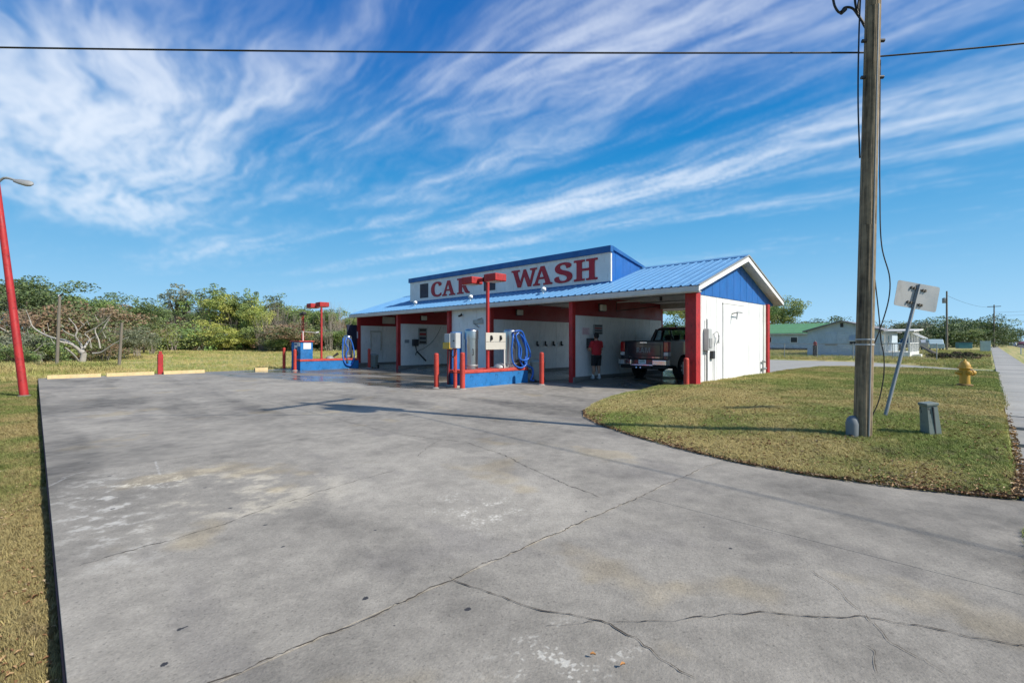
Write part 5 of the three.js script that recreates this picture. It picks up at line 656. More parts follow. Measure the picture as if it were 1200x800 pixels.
  for (const s of [-1, 1]) { const a = an(s); const sho = polygonise(p => Math.max(sm(ell(p, [a[0], 0.04, a[2] + 0.05], [0.046, 0.05, 0.12]), cap(p, [a[0], 0.05, a[2] - 0.01], [a[0], 0.11, a[2] - 0.01], 0.05, 0.045), 0.03), -p[1]), [a[0] - 0.09, -0.02, a[2] - 0.12], [a[0] + 0.09, 0.16, a[2] + 0.22], 44); sho.computeVertexNormals(); mesh('shoe', sho, M.lightGrey, o); mesh('sock', rod(V(a[0], 0.1, a[2] - 0.005), V(a[0] - s * 0.002, 0.2, a[2]), 0.044, 0.046, 14), M.white, o); }
}

// ---------------------------------------------------------------- trees
function crownGeo(seed, { n = 60, per = 70, R = [1, 1, 1], leaf = 0.3, hollow = 0.5, lobes = 7, tones }) {
  const r = rng(seed), pos = [], col = [], nor = []; const L = [];
  for (let i = 0; i < lobes; i++) { const a = r() * 6.283, h = r() * 1.5 - 0.55, q = 0.3 + 0.45 * r(); L.push([Math.cos(a) * q * R[0], h * R[1] * 0.75, Math.sin(a) * q * R[2], 0.36 + 0.3 * r()]); }
  for (let i = 0; i < n; i++) {
    const [lx, ly, lz, lr] = L[i % lobes]; let v; do { v = V(r() * 2 - 1, r() * 2 - 1, r() * 2 - 1); } while (v.length() > 1 || v.length() < hollow);
    const cx = lx + v.x * lr * R[0], cy = ly + v.y * lr * R[1], cz = lz + v.z * lr * R[2], cr = (0.16 + 0.14 * r()) * (R[0] + R[1]) / 2, tone = tones[Math.floor(r() * tones.length)];
    for (let k = 0; k < per; k++) {
      const w = V(r() * 2 - 1, r() * 2 - 1, r() * 2 - 1); if (w.length() > 1) w.normalize(); const x = cx + w.x * cr, y = cy + w.y * cr * 0.75, z = cz + w.z * cr;
      const a = V(r() - 0.5, r() - 0.5, r() - 0.5).normalize(), b = V(r() - 0.5, r() - 0.5, r() - 0.5).cross(a).normalize(), s = leaf * (0.5 + 0.8 * r()), t = s * 0.55; a.multiplyScalar(s); b.multiplyScalar(t);
      pos.push(x - a.x, y - a.y, z - a.z, x + b.x, y + b.y, z + b.z, x + a.x, y + a.y, z + a.z, x - a.x, y - a.y, z - a.z, x + a.x, y + a.y, z + a.z, x - b.x, y - b.y, z - b.z);
      const g = 0.85 + 0.8 * r(); for (let q = 0; q < 6; q++) col.push(tone[0] * g, tone[1] * g, tone[2] * g);
    }
  }
  const g = new THREE.BufferGeometry(); g.setAttribute('position', new THREE.Float32BufferAttribute(pos, 3)); g.setAttribute('color', new THREE.Float32BufferAttribute(col, 3)); g.computeVertexNormals(); g.userData.lobes = L; return g;
}
const leafMat = new THREE.MeshPhysicalMaterial({ vertexColors: true, roughness: 0.75, side: THREE.DoubleSide, transmission: 0.25, thickness: 0 });
const GREENS = { oak: [[0.088, 0.131, 0.038], [0.123, 0.175, 0.052], [0.070, 0.105, 0.035]], mid: [[0.123, 0.201, 0.049], [0.175, 0.245, 0.061], [0.105, 0.158, 0.052], [0.228, 0.263, 0.070]], yellow: [[0.298, 0.333, 0.061], [0.385, 0.385, 0.088], [0.193, 0.245, 0.061]], rust: [[0.22, 0.135, 0.075], [0.17, 0.13, 0.065], [0.14, 0.16, 0.055], [0.26, 0.18, 0.1], [0.11, 0.14, 0.045]], grey: [[0.158, 0.175, 0.105], [0.210, 0.219, 0.140], [0.123, 0.149, 0.079]], dark: [[0.052, 0.088, 0.035], [0.088, 0.123, 0.044], [0.105, 0.114, 0.052]] };
const protos = {};
function crown(kind, v, shape) { const key = kind + v + shape; if (protos[key]) return protos[key]; const S0 = { round: { n: 90, per: 110, R: [1, 0.85, 1], leaf: 0.034, lobes: 9, hollow: 0.45 }, bush: { n: 75, per: 110, R: [1, 0.8, 1], leaf: 0.033, lobes: 8, hollow: 0.35 }, thin: { n: 28, per: 60, R: [0.7, 1, 0.7], leaf: 0.05, lobes: 11, hollow: 0.3 }, wide: { n: 130, per: 110, R: [1.25, 0.62, 1.1], leaf: 0.03, lobes: 12, hollow: 0.45 } }[shape]; return protos[key] = crownGeo(v * 31 + shape.length * 7 + kind.length * 101, { ...S0, tones: GREENS[kind] }); }
function tree(name, label, pos, h, r, kind, shape, v, group, o = {}) {
  const t = thing(name, label, name.includes('bush') || name.includes('shrub') ? 'bush' : 'tree', pos, v * 1.3, group), g = crown(kind, v % 4, shape), ch = o.ch ?? (shape === 'bush' ? h * 0.62 : h * 0.36), cy = shape === 'bush' ? h * 0.42 : h - ch * 0.82;
  const c = new THREE.Mesh(g, leafMat); c.name = 'crown'; c.scale.set(r, ch, r); c.position.set(o.lean ?? 0, cy, 0); c.castShadow = c.receiveShadow = true; t.add(c);
  const q = rng(v * 17 + 3), tr = Math.max(0.05, h * 0.022), geos = [];
  geos.push(rod(V(0, -0.3, 0), V((o.lean ?? 0) * 0.6, cy * 0.75, 0), tr, tr * 0.7, 8)); const fork = V((o.lean ?? 0) * 0.6, cy * 0.72, 0);
  for (const [lx, ly, lz] of g.userData.lobes) geos.push(rod(fork, V(c.position.x + lx * r, cy + ly * ch, lz * r), tr * 0.55, tr * 0.15, 6));
  mesh('trunk', geos, M.bark, t); return t;
}
const at = (px, d, y = -0.05) => { const p = atDepth(px, 400, d); return [p.x, y, p.z]; };
const topY = (py, d) => EYE + (HORIZON - py) * d / F + 0.05;
const rW = rng(404);
// near thicket behind the dead tree
const thicket = [[-70, 40, 325, 'mid', 'round'], [-15, 44, 334, 'mid', 'round'], [28, 40, 328, 'oak', 'round'], [8, 34, 352, 'rust', 'bush'], [60, 46, 342, 'mid', 'round'], [48, 36, 356, 'rust', 'bush'], [88, 40, 356, 'rust', 'bush'], [112, 48, 352, 'mid', 'round'], [128, 44, 362, 'rust', 'bush'], [150, 54, 351, 'oak', 'round'], [168, 60, 360, 'mid', 'bush'], [-40, 31, 365, 'rust', 'bush'], [14, 28.8, 402, 'mid', 'bush'], [70, 33, 385, 'mid', 'bush'], [145, 42, 385, 'grey', 'bush'], [105, 36, 388, 'rust', 'bush'], [-6, 30, 385, 'grey', 'bush'], [35, 31.5, 388, 'grey', 'bush']];
const thicketWords = { mid: 'leafy green', oak: 'dark green', rust: 'reddish brown half bare', grey: 'grey green scrubby' };
thicket.forEach(([px, d, py, kind, shape], i) => { const h = topY(py, d); tree(shape === 'bush' ? 'thicket_bush' : 'thicket_tree', `${thicketWords[kind]} ${shape === 'bush' ? 'bush' : 'tree'} in the thicket behind the dead white tree`, at(px, d), h, (shape === 'bush' ? 0.85 : 0.55) * h * (0.9 + 0.3 * rW()), kind, shape, i, 'thicket behind the dead tree'); });
// woods across the field
const woods = [];
for (let px = 130; px < 440; px += 11.5) { const k = rW(); woods.push([px + 4 * rW(), 84 + 16 * rW(), 362 + 12 * rW() + (px > 380 ? 2 : 0), k < 0.42 ? 'mid' : k < 0.6 ? 'oak' : k < 0.78 ? 'grey' : 'rust', 'round']); }
for (let px = 150; px < 420; px += 15) { const k = rW(); woods.push([px + 6 * rW(), 74 + 6 * rW(), 384 + 8 * rW(), k < 0.35 ? 'dark' : k < 0.6 ? 'mid' : k < 0.8 ? 'yellow' : 'grey', 'bush']); }
woods.push([205, 80, 339, 'grey', 'thin'], [214, 80, 346, 'mid', 'thin'], [240, 86, 341, 'oak', 'thin'], [272, 80, 349, 'yellow', 'round'], [268, 84, 347, 'oak', 'thin'], [284, 82, 350, 'oak', 'thin'], [295, 80, 347, 'mid', 'thin'], [300, 76, 362, 'yellow', 'round'], [322, 84, 349, 'oak', 'thin'], [336, 86, 356, 'mid', 'thin'], [170, 84, 356, 'mid', 'thin'], [388, 84, 366, 'mid', 'thin'], [262, 74, 378, 'yellow', 'bush'], [345, 72, 376, 'rust', 'bush'], [332, 70, 384, 'rust', 'bush'], [322, 68, 397, 'mid', 'bush']);
const woodWords = { mid: 'mid green', oak: 'dark green', grey: 'grey green', rust: 'brownish', yellow: 'yellow green', dark: 'very dark green' };
woods.forEach(([px, d, py, kind, shape], i) => { const h = topY(py, d); tree(shape === 'bush' ? 'wood_bush' : 'wood_tree', `${woodWords[kind]} ${shape === 'bush' ? 'bush at the foot of' : shape === 'thin' ? 'thin open-crowned tree rising from' : 'tree in'} the woods across the field`, at(px, d, 0.1), h, (shape === 'bush' ? 1.0 : shape === 'thin' ? 0.3 : 0.5) * h * (0.85 + 0.4 * rW()), kind, shape, i + 3, 'woods across the field', { ch: shape === 'thin' ? h * 0.3 : shape === 'round' ? h * 0.45 : undefined }); });
scatter('undergrowth', 'tangled dark undergrowth along the foot of the woods', 'undergrowth', crownGeo(8, { n: 8, per: 26, R: [1, 0.7, 1], leaf: 0.09, lobes: 5, hollow: 0.2, tones: [[1, 1, 1], [0.8, 0.8, 0.8]] }), 260, 61, r => { const px = 128 + 320 * r(), d = 73 + 30 * r(), p = atDepth(px, 400, d); return [p.x, 0.5, p.z, 1.3 + 0.8 * r(), 0.3]; }, (p, r) => GREENS[['dark', 'grey', 'rust', 'mid'][Math.floor(r() * 4)]][0].map(v => v * 1.0), new THREE.MeshStandardMaterial({ vertexColors: true, roughness: 0.85, side: THREE.DoubleSide }));
// trees seen through the bay and right of the building
tree('garden_tree', 'yellow green tree seen through the open wash bay', [-14.2, 0, -32], 6.0, 2.6, 'yellow', 'round', 5, 'trees behind the car wash'); tree('garden_tree', 'sunlit yellow green tree with gaps seen above the truck cab', [-16.6, 0, -36.5], 6.2, 3.0, 'yellow', 'round', 6, 'trees behind the car wash'); tree('garden_tree', 'mid green bush seen low behind the truck', [-15.4, 0, -34], 3.2, 2.4, 'mid', 'bush', 7, 'trees behind the car wash');
const rights = [[918, 100, 351, 4.6, 'mid', 'round', 'tall feathery green tree rising behind the green-roofed building'], [905, 106, 356, 4.6, 'mid', 'round', 'green tree close beside the car wash gable'], [955, 150, 372, 8, 'oak', 'wide', 'dark distant tree above the blue house roof'], [1058, 118, 375, 6.5, 'grey', 'wide', 'greyish bare-looking oak beside the white porch'], [1090, 112, 371, 7.2, 'oak', 'wide', 'broad dark oak behind the parked cars'], [1118, 114, 371, 7.5, 'oak', 'wide', 'broad dark oak beside the tall far utility pole'], [1151, 128, 380, 7.0, 'oak', 'wide', 'low dark oak behind the pale green panel'], [1164, 135, 382, 4.5, 'oak', 'wide', 'dark oak at the end of the sidewalk trees'], [1128, 105, 388, 3.6, 'mid', 'round', 'small lighter green tree before the dark oaks'], [1070, 104, 390, 3.4, 'dark', 'bush', 'dark bush behind the dark parked truck'], [1105, 120, 386, 6, 'dark', 'bush', 'dark hedge mass under the broad oaks']];
rights.forEach(([px, d, py, r, kind, shape, lab], i) => { const h = topY(py, d); tree(shape === 'bush' ? 'hedge_bush' : 'oak_tree', lab, at(px, d, 0.1), h, r, kind, shape, i + 1, 'trees beyond the back drive', { ch: shape === 'wide' ? h * 0.72 : undefined }); });
scatter('far_treeline', 'far dark line of trees on the horizon', 'treeline', crownGeo(9, { n: 12, per: 30, R: [1, 0.8, 1], leaf: 0.1, lobes: 6, hollow: 0.2, tones: [[1, 1, 1], [0.85, 0.85, 0.85]] }), 300, 62, r => { const a = r() * 6.283, d = 330 + 120 * r(); return [Math.cos(a) * d, 2.4, Math.sin(a) * d, 5 + 2.5 * r(), 0.2]; }, (p, r) => [0.06, 0.085, 0.06], new THREE.MeshStandardMaterial({ vertexColors: true, roughness: 0.9, side: THREE.DoubleSide }));
// bare scrub: grey leafless shrubs made of fine forking twigs
function twigGeo(seed, n) { const r = rng(seed), g = []; for (let k = 0; k < n; k++) { let p = V((r() - 0.5) * 0.3, 0, (r() - 0.5) * 0.3), d = V(r() - 0.5, 0.75 + 0.4 * r(), r() - 0.5).normalize(), w = 0.015; for (let q = 0; q < 4; q++) { const e = p.clone().addScaledVector(d, 0.28 + 0.1 * r()); g.push(rod(p, e, w, w * 0.65, 4)); if (q > 0) for (let m = 0; m < 2; m++) { const dd = d.clone().add(V(r() - 0.5, r() * 0.5, r() - 0.5).multiplyScalar(1.3)).normalize(), f = e.clone().addScaledVector(dd, 0.2 + 0.15 * r()); g.push(rod(e, f, w * 0.5, w * 0.2, 3)); } p = e; d.add(V(r() - 0.5, (r() - 0.3) * 0.4, r() - 0.5).multiplyScalar(0.5)).normalize(); w *= 0.65; } } return mergeGeometries(g.map(plain)); }
{ const gs = [twigGeo(1, 16), twigGeo(2, 14), twigGeo(3, 18)], m = paint(0.3, 0.265, 0.22, 0.95), r = rng(818);
  const list = [[20, 33.5, 362], [52, 36, 366], [122, 38, 371], [160, 50, 374], [178, 56, 380], [0, 33, 370]]; for (let k = 0; k < 16; k++) list.push([190 + 215 * r(), 72 + 6 * r(), 368 + 18 * r()]); for (const px of [240, 322, 330, 336, 388, 400]) list.push([px, 80, 350 + 12 * r()]);
  list.forEach(([px, d, py], i) => { const h = topY(py, d), far = d > 60, t = thing('bare_shrub', far ? 'grey leafless shrub before the woods across the field' : 'grey leafless shrub near the dead white tree', 'bush', at(px, d, 0), r() * 6, far ? 'leafless shrubs by the woods' : 'leafless shrubs by the thicket'); const q = new THREE.Mesh(gs[i % 3], m); q.name = 'twigs'; q.scale.set(h * 0.5, h * 0.72, h * 0.5); q.castShadow = q.receiveShadow = true; t.add(q); }); }
// dead tree with pale bare limbs
{ const d = 30.5, b = atDepth(93, 400, d), o = thing('dead_tree', 'fallen dead tree with bare pale grey branches', 'dead tree', [b.x, -0.1, b.z]); const base = V(b.x, -0.1, b.z), P = (px, py, dd = 0) => atDepth(px, py, d + dd).sub(base);
  const limb = (pts, r0, r1) => { const c = new THREE.CatmullRomCurve3(pts), n = 14, g = []; for (let i = 0; i < n; i++) g.push(rod(c.getPoint(i / n), c.getPoint((i + 1) / n), 0.66 * lerp(r0, r1, i / n), 0.66 * lerp(r0, r1, (i + 1) / n), 7)); mesh('branch', mergeGeometries(g.map(plain)), M.deadwood, o); };
  mesh('trunk', [rod(P(87, 432), P(96, 424), 0.15, 0.16, 10), rod(P(96, 424), P(98, 414), 0.17, 0.15, 10), rod(P(98, 414), P(93, 411), 0.15, 0.14, 10)], M.deadwood, o);
  limb([P(96, 413), P(86, 405, 0.4), P(76, 399, 0.6), P(62, 396, 1), P(48, 390, 1.4), P(38, 383, 1.4), P(34, 375, 1.3)], 0.16, 0.04); limb([P(94, 412), P(82, 403, -0.6), P(70, 400, -1), P(64, 396, -1.2)], 0.13, 0.05); limb([P(92, 424), P(84, 414, -0.8), P(76, 407, -1.2)], 0.12, 0.05); limb([P(97, 412), P(94, 403, 0.4), P(88, 394), P(90, 388), P(88, 382), P(80, 373)], 0.12, 0.02); limb([P(90, 388), P(96, 382), P(102, 376)], 0.05, 0.02); limb([P(87, 394), P(78, 390, -0.4), P(72, 385)], 0.06, 0.02); limb([P(98, 408), P(104, 399, 0.6), P(112, 394, 0.6), P(120, 386), P(124, 379), P(128, 373)], 0.1, 0.03); limb([P(117, 408), P(115, 398), P(111, 386), P(122, 377), P(130, 368)], 0.07, 0.02); limb([P(112, 384), P(106, 387), P(99, 391), P(104, 396), P(107, 408)], 0.06, 0.03); limb([P(108, 414), P(117, 413), P(128, 406), P(138, 400), P(150, 395)], 0.08, 0.03); limb([P(38, 384, 1.4), P(34, 373, 1.4), P(30, 363, 1.4)], 0.04, 0.015); limb([P(40, 412), P(50, 404), P(58, 402)], 0.05, 0.02); limb([P(0, 384, 2), P(14, 392, 2), P(26, 398, 2)], 0.06, 0.03); limb([P(20, 388, 2), P(30, 392, 2), P(46, 402, 1.5)], 0.05, 0.03);
  { const r = rng(55); for (let k = 0; k < 26; k++) { const px = 30 + 100 * r(), py = 372 + 36 * r(), dx = (r() - 0.5) * 14, dy = -3 - 8 * r(), dd = (r() - 0.5) * 3; limb([P(px, py, dd), P(px + dx * 0.5, py + dy * 0.4, dd), P(px + dx, py + dy, dd)], 0.03, 0.01); } }
  const s = thing('tree_stump', 'short weathered tree stump in the tall weeds', 'stump', at(40, 30)); mesh('stump', lathe([[0.5, -0.1], [0.42, 0.15], [0.33, 0.5], [0.28, 0.75], [0.1, 0.8], [0, 0.78]], 12), M.oldPost, s); }

// ---------------------------------------------------------------- houses and the far side of the back drive
M.paleBlue = paint(0.47, 0.57, 0.66, 0.7); M.shingle = paint(0.2, 0.2, 0.21, 0.85); M.greenRoof = paint(0.12, 0.30, 0.13, 0.55); M.window = M.glass;
{ const Z = -54, X0 = xAtZ(946.5, Z), X1 = xAtZ(1031, Z), XM = (X0 + X1) / 2, Y0 = 0.1, eave = 2.65, ridge = 3.5, ZB = -66; const h = thing('blue_house', 'pale blue wooden house with a grey gable roof and white porch', 'house', [0, 0, 0]);
  const w = part('wall', h); let k = 0; for (let y = Y0; y < eave; y += 0.2) mesh('siding_board', box(X0, X1, y, y + 0.196, Z - 0.06, Z + 0.01 * (k++ % 2 ? 0 : 0.6)), M.paleBlue, w); mesh('side_wall', box(X1 - 0.1, X1, Y0, eave, ZB, Z - 0.06), M.paleBlue, w); mesh('side_wall', box(X0, X0 + 0.1, Y0, eave, ZB, Z - 0.06), M.paleBlue, w); mesh('gable', new THREE.ExtrudeGeometry(new THREE.Shape([[X0, eave - 0.003], [X1, eave - 0.003], [XM, ridge - 0.08]].map(p => new THREE.Vector2(...p))), { depth: 0.06, bevelEnabled: false }).translate(0, 0, Z - 0.065), M.paleBlue, w); mesh('foundation', box(X0 + 0.02, X1 - 0.02, -0.1, Y0, ZB, Z - 0.05), M.concrete, w);
  const rf = part('roof', h); for (const s of [-1, 1]) { const xe = s < 0 ? X0 - 0.35 : X1 + 0.35, ye = eave - 0.12; const sh = new THREE.Shape([[XM, ridge], [xe, ye], [xe, ye - 0.12], [XM, ridge - 0.12]].map(p => new THREE.Vector2(...p))); mesh('roof_slope', new THREE.ExtrudeGeometry(sh, { depth: -(ZB - 0.3) + Z + 0.4, bevelEnabled: false }).translate(0, 0, ZB - 0.3), M.shingle, rf); }
  mesh('gable_vent', box(XM - 0.12, XM + 0.12, ridge - 0.65, ridge - 0.25, Z - 0.02, Z + 0.03), M.dark, h);
  for (const [a, b, y0, y1] of [[968, 981, 1.25, 2.3]]) { const wn = part('window', h), x0 = xAtZ(a, Z), x1 = xAtZ(b, Z); mesh('shutter', box(x0, x1, y0, y1, Z + 0.01, Z + 0.05), M.paleBlue, wn); mesh('sill', box(x0 - 0.05, x1 + 0.05, y0 - 0.12, y0 - 0.005, Z + 0.0, Z + 0.08), M.grey, wn); }
  { const wn = part('window', h), x0 = xAtZ(996, Z), x1 = xAtZ(1006, Z); mesh('awning', prismX([[Z + 0.02, 2.1], [Z + 0.5, 1.6], [Z + 0.5, 1.5], [Z + 0.02, 1.5]], x0, x1), M.lightGrey, wn); mesh('pane', box(x0, x1, 1.2, 1.48, Z, Z + 0.03), M.glass, wn); }
  const pc = part('porch', h), PXa = X1 + 0.02, PXb = X1 + 2.1; mesh('deck', box(PXa, PXb, 0.05, 0.55, Z - 8, Z - 0.3), M.white, pc); mesh('porch_roof', [prismX([[Z - 0.1, 2.35], [Z - 0.1, 2.45], [Z - 8.2, 2.75], [Z - 8.2, 2.6]], PXa - 0.1, PXb + 0.3)], M.trim, pc);
  for (const z of [Z - 0.4, Z - 2.4, Z - 4.4, Z - 6.4, Z - 7.9]) { mesh('porch_post', rbox(PXb - 0.12, PXb, 0.55, 2.45, z - 0.06, z + 0.06, 0.01), M.white, pc); } mesh('porch_post', rbox(PXa + 0.02, PXa + 0.14, 0.55, 2.35, Z - 0.46, Z - 0.34, 0.01), M.white, pc);
  for (const z of [Z - 0.4, Z - 2.4, Z - 4.4]) mesh('awning_brace', rod(V(PXb, 2.3, z), V(PXb + 0.9, 1.75, z), 0.06, 0.06, 6), M.white, pc);
  for (let z = Z - 0.5; z > Z - 7.9; z -= 0.24) mesh('baluster', box(PXb - 0.09, PXb - 0.03, 0.55, 1.3, z - 0.025, z + 0.025), M.white, pc); for (let x = PXa + 0.3; x < PXb - 0.1; x += 0.24) mesh('baluster', box(x - 0.025, x + 0.025, 0.55, 1.3, Z - 0.43, Z - 0.37), M.white, pc); mesh('rail', [box(PXb - 0.1, PXb - 0.02, 1.3, 1.37, Z - 7.9, Z - 0.36), ], M.white, pc); mesh('rail', box(PXa + 0.1, PXb - 0.11, 1.3, 1.37, Z - 0.44, Z - 0.36), M.white, pc);
  mesh('step', box(PXb + 0.001, PXb + 0.6, 0.05, 0.35, Z - 3.4, Z - 2.0), M.white, pc); const dr = part('door', h); mesh('leaf', box(X1, X1 + 0.02, 0.55, 2.2, Z - 3.4, Z - 2.5), M.white, dr); for (const z of [Z - 1.6, Z - 5.2]) { const wn = part('window', h); mesh('frame', box(X1, X1 + 0.03, 1.1, 2.15, z - 0.5, z + 0.5), M.white, wn); mesh('pane', box(X1 + 0.03, X1 + 0.04, 1.17, 2.08, z - 0.43, z + 0.43), M.glass, wn); } }
{ const Z = -82, X0 = -62, X1 = -15.5; const h = thing('long_building', 'long low pale building with a green metal roof', 'building', [0, 0, 0]); const n = 16, w = (X1 - X0) / n; const wl = part('wall', h); for (let k = 0; k < n; k++) mesh('wall_panel', box(X0 + k * w, X0 + (k + 1) * w - 0.02, 0.5, 2.7, Z - 0.12, Z), M.paleBlue, wl); mesh('foundation', box(X0, X1, 0, 0.5, Z - 0.1, Z - 0.01), M.dark, wl); mesh('end_wall', box(X1 - 0.12, X1, 0.2, 2.75, Z - 9, Z - 0.13), M.paleBlue, wl);
  const rf = part('roof', h); for (let k = 0; k < n; k++) { const a = X0 + k * w, b = a + w - 0.015; mesh('roof_sheet', prismX([[Z + 0.5, 2.7], [Z + 0.5, 2.78], [Z - 4.5, 4.35], [Z - 4.5, 4.27]], a, b), M.greenRoof, rf); } mesh('back_slope', prismX([[Z - 4.5, 4.35], [Z - 9.5, 2.7], [Z - 9.5, 2.62], [Z - 4.5, 4.25]], X0, X1), M.greenRoof, rf); mesh('eave_board', box(X0, X1, 2.58, 2.7, Z + 0.44, Z + 0.5), M.trim, rf);
  for (let k = 0; k < 6; k++) { const x = X1 - 2 - k * 3.6, wn = part('window', h); mesh('frame', box(x - 0.5, x + 0.5, 1.3, 2.2, Z, Z + 0.04), M.white, wn); mesh('pane', box(x - 0.43, x + 0.43, 1.37, 2.13, Z + 0.04, Z + 0.05), M.glass, wn); } }
// chain-link fence along the far side of the back drive
{ const f = thing('chain_link_fence', 'low chain-link fence between the back drive and the blue house', 'fence'); const a = V(-22, 0.12, -45.5), b = V(-2.6, 0.12, -44.5), n = 8, L = a.distanceTo(b); for (let k = 0; k <= n; k++) { const p = a.clone().lerp(b, k / n); mesh('fence_post', rod(p.clone().add(V(0, -0.1, 0)), p.clone().add(V(0, 1.25, 0)), 0.03, 0.03, 8), M.galv, f); } mesh('top_rail', rod(a.clone().add(V(0, 1.2, 0)), b.clone().add(V(0, 1.2, 0)), 0.02, 0.02, 6), M.galv, f);
  const g = [], dirv = b.clone().sub(a).normalize(); for (let s = 0; s < L - 1.1; s += 0.09) for (const q of [0, 1.1]) { const p = a.clone().addScaledVector(dirv, s + q), e = a.clone().addScaledVector(dirv, s + 1.1 - q); p.y += 0.05; e.y += 1.18; g.push(rod(p, e, 0.0022, 0.0022, 3)); } const m = mesh('wire_mesh', mergeGeometries(g.map(plain)), M.galv, f); m.userData.kind = 'stuff'; }
{ const b = atDepth(955.5, 400, 42.5); const o = thing('gate_post', 'dark gate post with a small red top before the blue house', 'post', [b.x, 0.1, b.z]); mesh('post', rbox(-0.16, 0.16, -0.1, 1.05, -0.14, 0.14, 0.03), M.navy, o); mesh('top', rbox(-0.12, 0.12, 1.05, 1.35, -0.1, 0.1, 0.04, 2), M.redBand, o); mesh('cap', rbox(-0.05, 0.05, 1.35, 1.5, -0.05, 0.05, 0.02), M.grey, o); }
// far utility poles
for (const [px, py, d, lab, arm] of [[1110, 341, 78, 'far utility pole with a small transformer can', 0], [1165.5, 357, 107, 'far utility pole with a crossarm at the sidewalk', 1], [1147.5, 376, 190, 'brown far utility pole between the oaks', 0], [1196, 383, 240, 'farthest utility pole beside the road', 1]]) { const b = atDepth(px, 400, d), h = 1.5 + (400 - py) * d / F, o = thing('far_pole', lab, 'utility pole', [b.x, 0, b.z], 0, 'far utility poles'); mesh('shaft', rod(V(0, -0.2, 0), V(0, h, 0), 0.17, 0.11, 10), M.oldPost, o); if (arm) mesh('crossarm', box(-1.1, 1.1, h - 0.45, h - 0.32, -0.06, 0.06), M.oldPost, o); else mesh('transformer', lathe([[0, 0], [0.25, 0], [0.25, 0.8], [0, 0.9]], 14).translate(-0.33, h * 0.8, 0), M.grey, o); }
for (const y of [0, 0.5, 1.3]) wire(atDepth(1165.5, 366 + y * 8, 107), atDepth(1320, 352 + y * 10, 107), 0.5, 0.02, 'thin far wire running from the crossarm pole over the road');
wire(atDepth(1165.5, 360, 107), atDepth(1110, 346, 78), 0.6, 0.018, 'thin far wire strung between two far utility poles');
// parked vehicles far off
function car(pos, turn, paintC, label, kind) {
  const t = thing('parked_car', label, 'car', pos, turn, 'vehicles parked far off'); const m = new THREE.MeshPhysicalMaterial({ color: lin(...paintC), roughness: 0.4, clearcoat: 1, clearcoatRoughness: 0.1 }); const sil = kind === 'van' ? [[-2.4, 0.35], [-2.4, 0.95], [-1.5, 1.1], [-0.8, 1.7], [2.2, 1.75], [2.4, 1.0], [2.4, 0.35]] : kind === 'truck' ? [[-2.8, 0.5], [-2.8, 1.1], [-1.3, 1.2], [-0.7, 1.85], [0.7, 1.85], [0.9, 1.2], [2.8, 1.2], [2.8, 0.5]] : [[-2.2, 0.35], [-2.2, 0.8], [-1.0, 0.92], [-0.4, 1.42], [1.0, 1.42], [1.7, 0.95], [2.2, 0.9], [2.2, 0.35]];
  mesh('body', new THREE.ExtrudeGeometry(new THREE.Shape(sil.map(p => new THREE.Vector2(...p))), { depth: 1.6, bevelSize: 0.06, bevelThickness: 0.1, bevelSegments: 3 }).translate(0, 0, -0.8), m, t); const [w0, w1, wy] = kind === 'van' ? [-1.1, 2.1, 1.6] : kind === 'truck' ? [-0.8, 0.7, 1.75] : [-0.6, 1.3, 1.34];
  for (const s of [-1, 1]) mesh('side_window', new THREE.BoxGeometry(w1 - w0 - 0.5, 0.36, 0.02).translate((w0 + w1) / 2, wy - 0.22, s * 0.91), M.glass, t); mesh('windscreen', new THREE.BoxGeometry(0.02, 0.5, 1.4).rotateZ(-0.75).translate(w0 - 0.18 + 0.1, wy - 0.25, 0), M.glass, t); mesh('rear_window', new THREE.BoxGeometry(0.02, 0.4, 1.35).translate(w1 + 0.25, wy - 0.25, 0), M.glass, t);
  for (const x of [-1.4, 1.45]) for (const s of [-1, 1]) { const w = part('wheel', t); mesh('tyre', new THREE.TorusGeometry(0.24, 0.1, 8, 20).translate(x, 0.34, s * 0.8), M.rubber, w); mesh('hub', new THREE.CylinderGeometry(0.17, 0.17, 0.06, 14).rotateX(1.571).translate(x, 0.34, s * 0.88), M.alloy, w); } for (const s of [-1, 1]) { mesh('headlight', new THREE.BoxGeometry(0.05, 0.14, 0.3).translate(-2.28 - (kind === 'truck' ? 0.55 : kind === 'van' ? 0.18 : 0), 0.72, s * 0.6), M.tailWhite, t); mesh('tail_light', new THREE.BoxGeometry(0.05, 0.2, 0.2).translate(2.28 + (kind === 'truck' ? 0.55 : kind === 'van' ? 0.18 : 0), 0.85, s * 0.7), M.tail, t); } return t;
}
car(at(1096, 78, 0.1), 1.75, [0.35, 0.45, 0.45], 'pale teal van parked before the oaks', 'van'); car(at(1068, 74, 0.1), 1.2, [0.03, 0.035, 0.04], 'dark truck parked beside the white porch', 'truck'); car(at(1086, 90, 0.1), 1.5, [0.55, 0.55, 0.52], 'white van parked behind the pale teal van', 'van'); car(at(1187, 150, 0), 1.5, [0.5, 0.52, 0.54], 'silver car on the road far off', 'sedan'); car(at(1176, 190, 0), 1.6, [0.45, 0.45, 0.45], 'light car farther along the road', 'sedan'); car(at(1197, 175, 0), 1.5, [0.2, 0.05, 0.05], 'dark red car on the road far off', 'sedan');
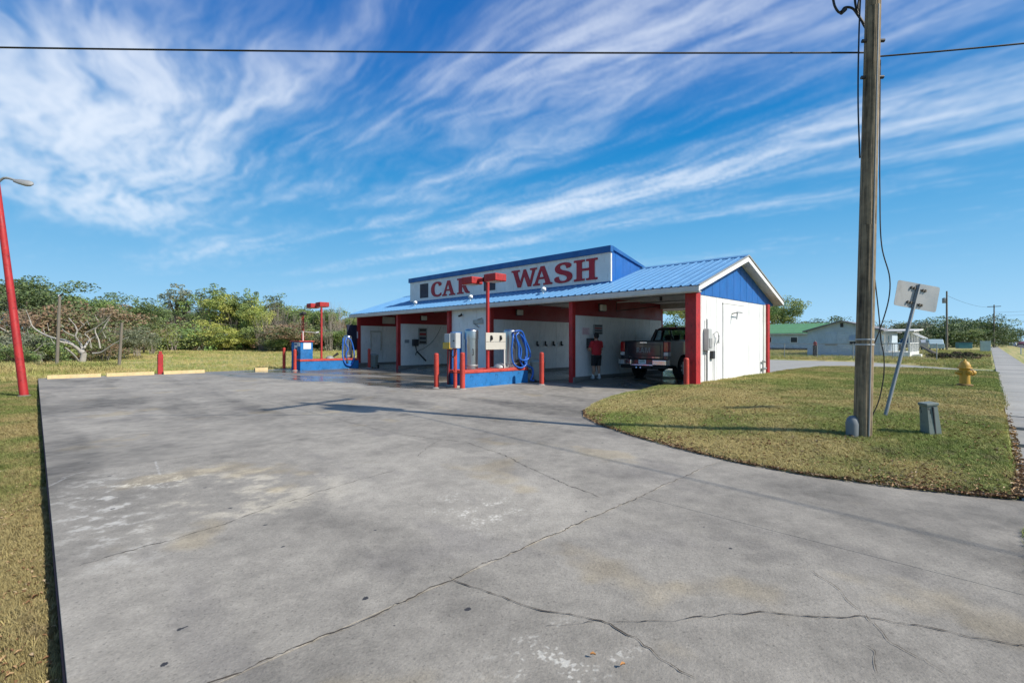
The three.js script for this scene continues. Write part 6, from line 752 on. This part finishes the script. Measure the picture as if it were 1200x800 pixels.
{ const b = atDepth(1130, 400, 90); const o = thing('dumpster', 'teal metal dumpster under the oaks', 'dumpster', [b.x, 0.1, b.z], 0.4); mesh('body', [rbox(-1, 1, 0.1, 1.2, -0.7, 0.7, 0.04)], paint(0.06, 0.2, 0.22, 0.6), o); mesh('lid', rbox(-1.03, 1.03, 1.2, 1.3, -0.75, 0.75, 0.03), M.dark, o); }
{ const b = atDepth(1155.5, 400, 62); const o = thing('notice_board', 'pale green board standing on two posts beside the sidewalk', 'board', [b.x, 0.1, b.z], 0.3); mesh('board', rbox(-0.5, 0.5, 0.15, 1.45, -0.04, 0.04, 0.02), paint(0.45, 0.56, 0.5, 0.6), o); for (const s of [-1, 1]) mesh('post', rbox(s * 0.48 - 0.04, s * 0.48 + 0.04, -0.1, 1.5, -0.1, -0.042, 0.01), M.grey, o); }
scatter('brush_pile', 'low pile of cut brush and dead branches beyond the back drive', 'brush pile', crownGeo(12, { n: 9, per: 30, R: [1, 0.4, 1], leaf: 0.1, lobes: 5, hollow: 0.1, tones: [[1, 1, 1], [0.7, 0.7, 0.7]] }), 60, 63, r => { const px = 1095 + 52 * r(), d = 36 + 7 * r(), p = atDepth(px, 400, d); return [p.x, 0.25, p.z, 0.5 + 0.3 * r(), 0.3]; }, (p, r) => r() < 0.5 ? [0.12, 0.09, 0.05] : [0.1, 0.11, 0.035], new THREE.MeshStandardMaterial({ vertexColors: true, roughness: 0.9, side: THREE.DoubleSide }));
{ const a = atDepth(1080, 407, 58), b = atDepth(1100, 419, 44); a.y = 0.9; b.y = 0.3; const o = thing('fallen_log', 'dark fallen log leaning towards the brush pile', 'log', [b.x, 0.1, b.z]); mesh('log', rod(V(0, 0.1, 0), a.clone().sub(V(b.x, 0.1, b.z)), 0.2, 0.1, 9), M.bark, o); }
{ const b = onGround(1197, 415, 0.1); const o = thing('survey_stake', 'small white stake in the verge beside the sidewalk', 'stake', [b.x, 0.08, b.z]); mesh('stake', rbox(-0.05, 0.05, -0.1, 0.75, -0.05, 0.05, 0.01), M.white, o); }
renderer.render(scene, camera);
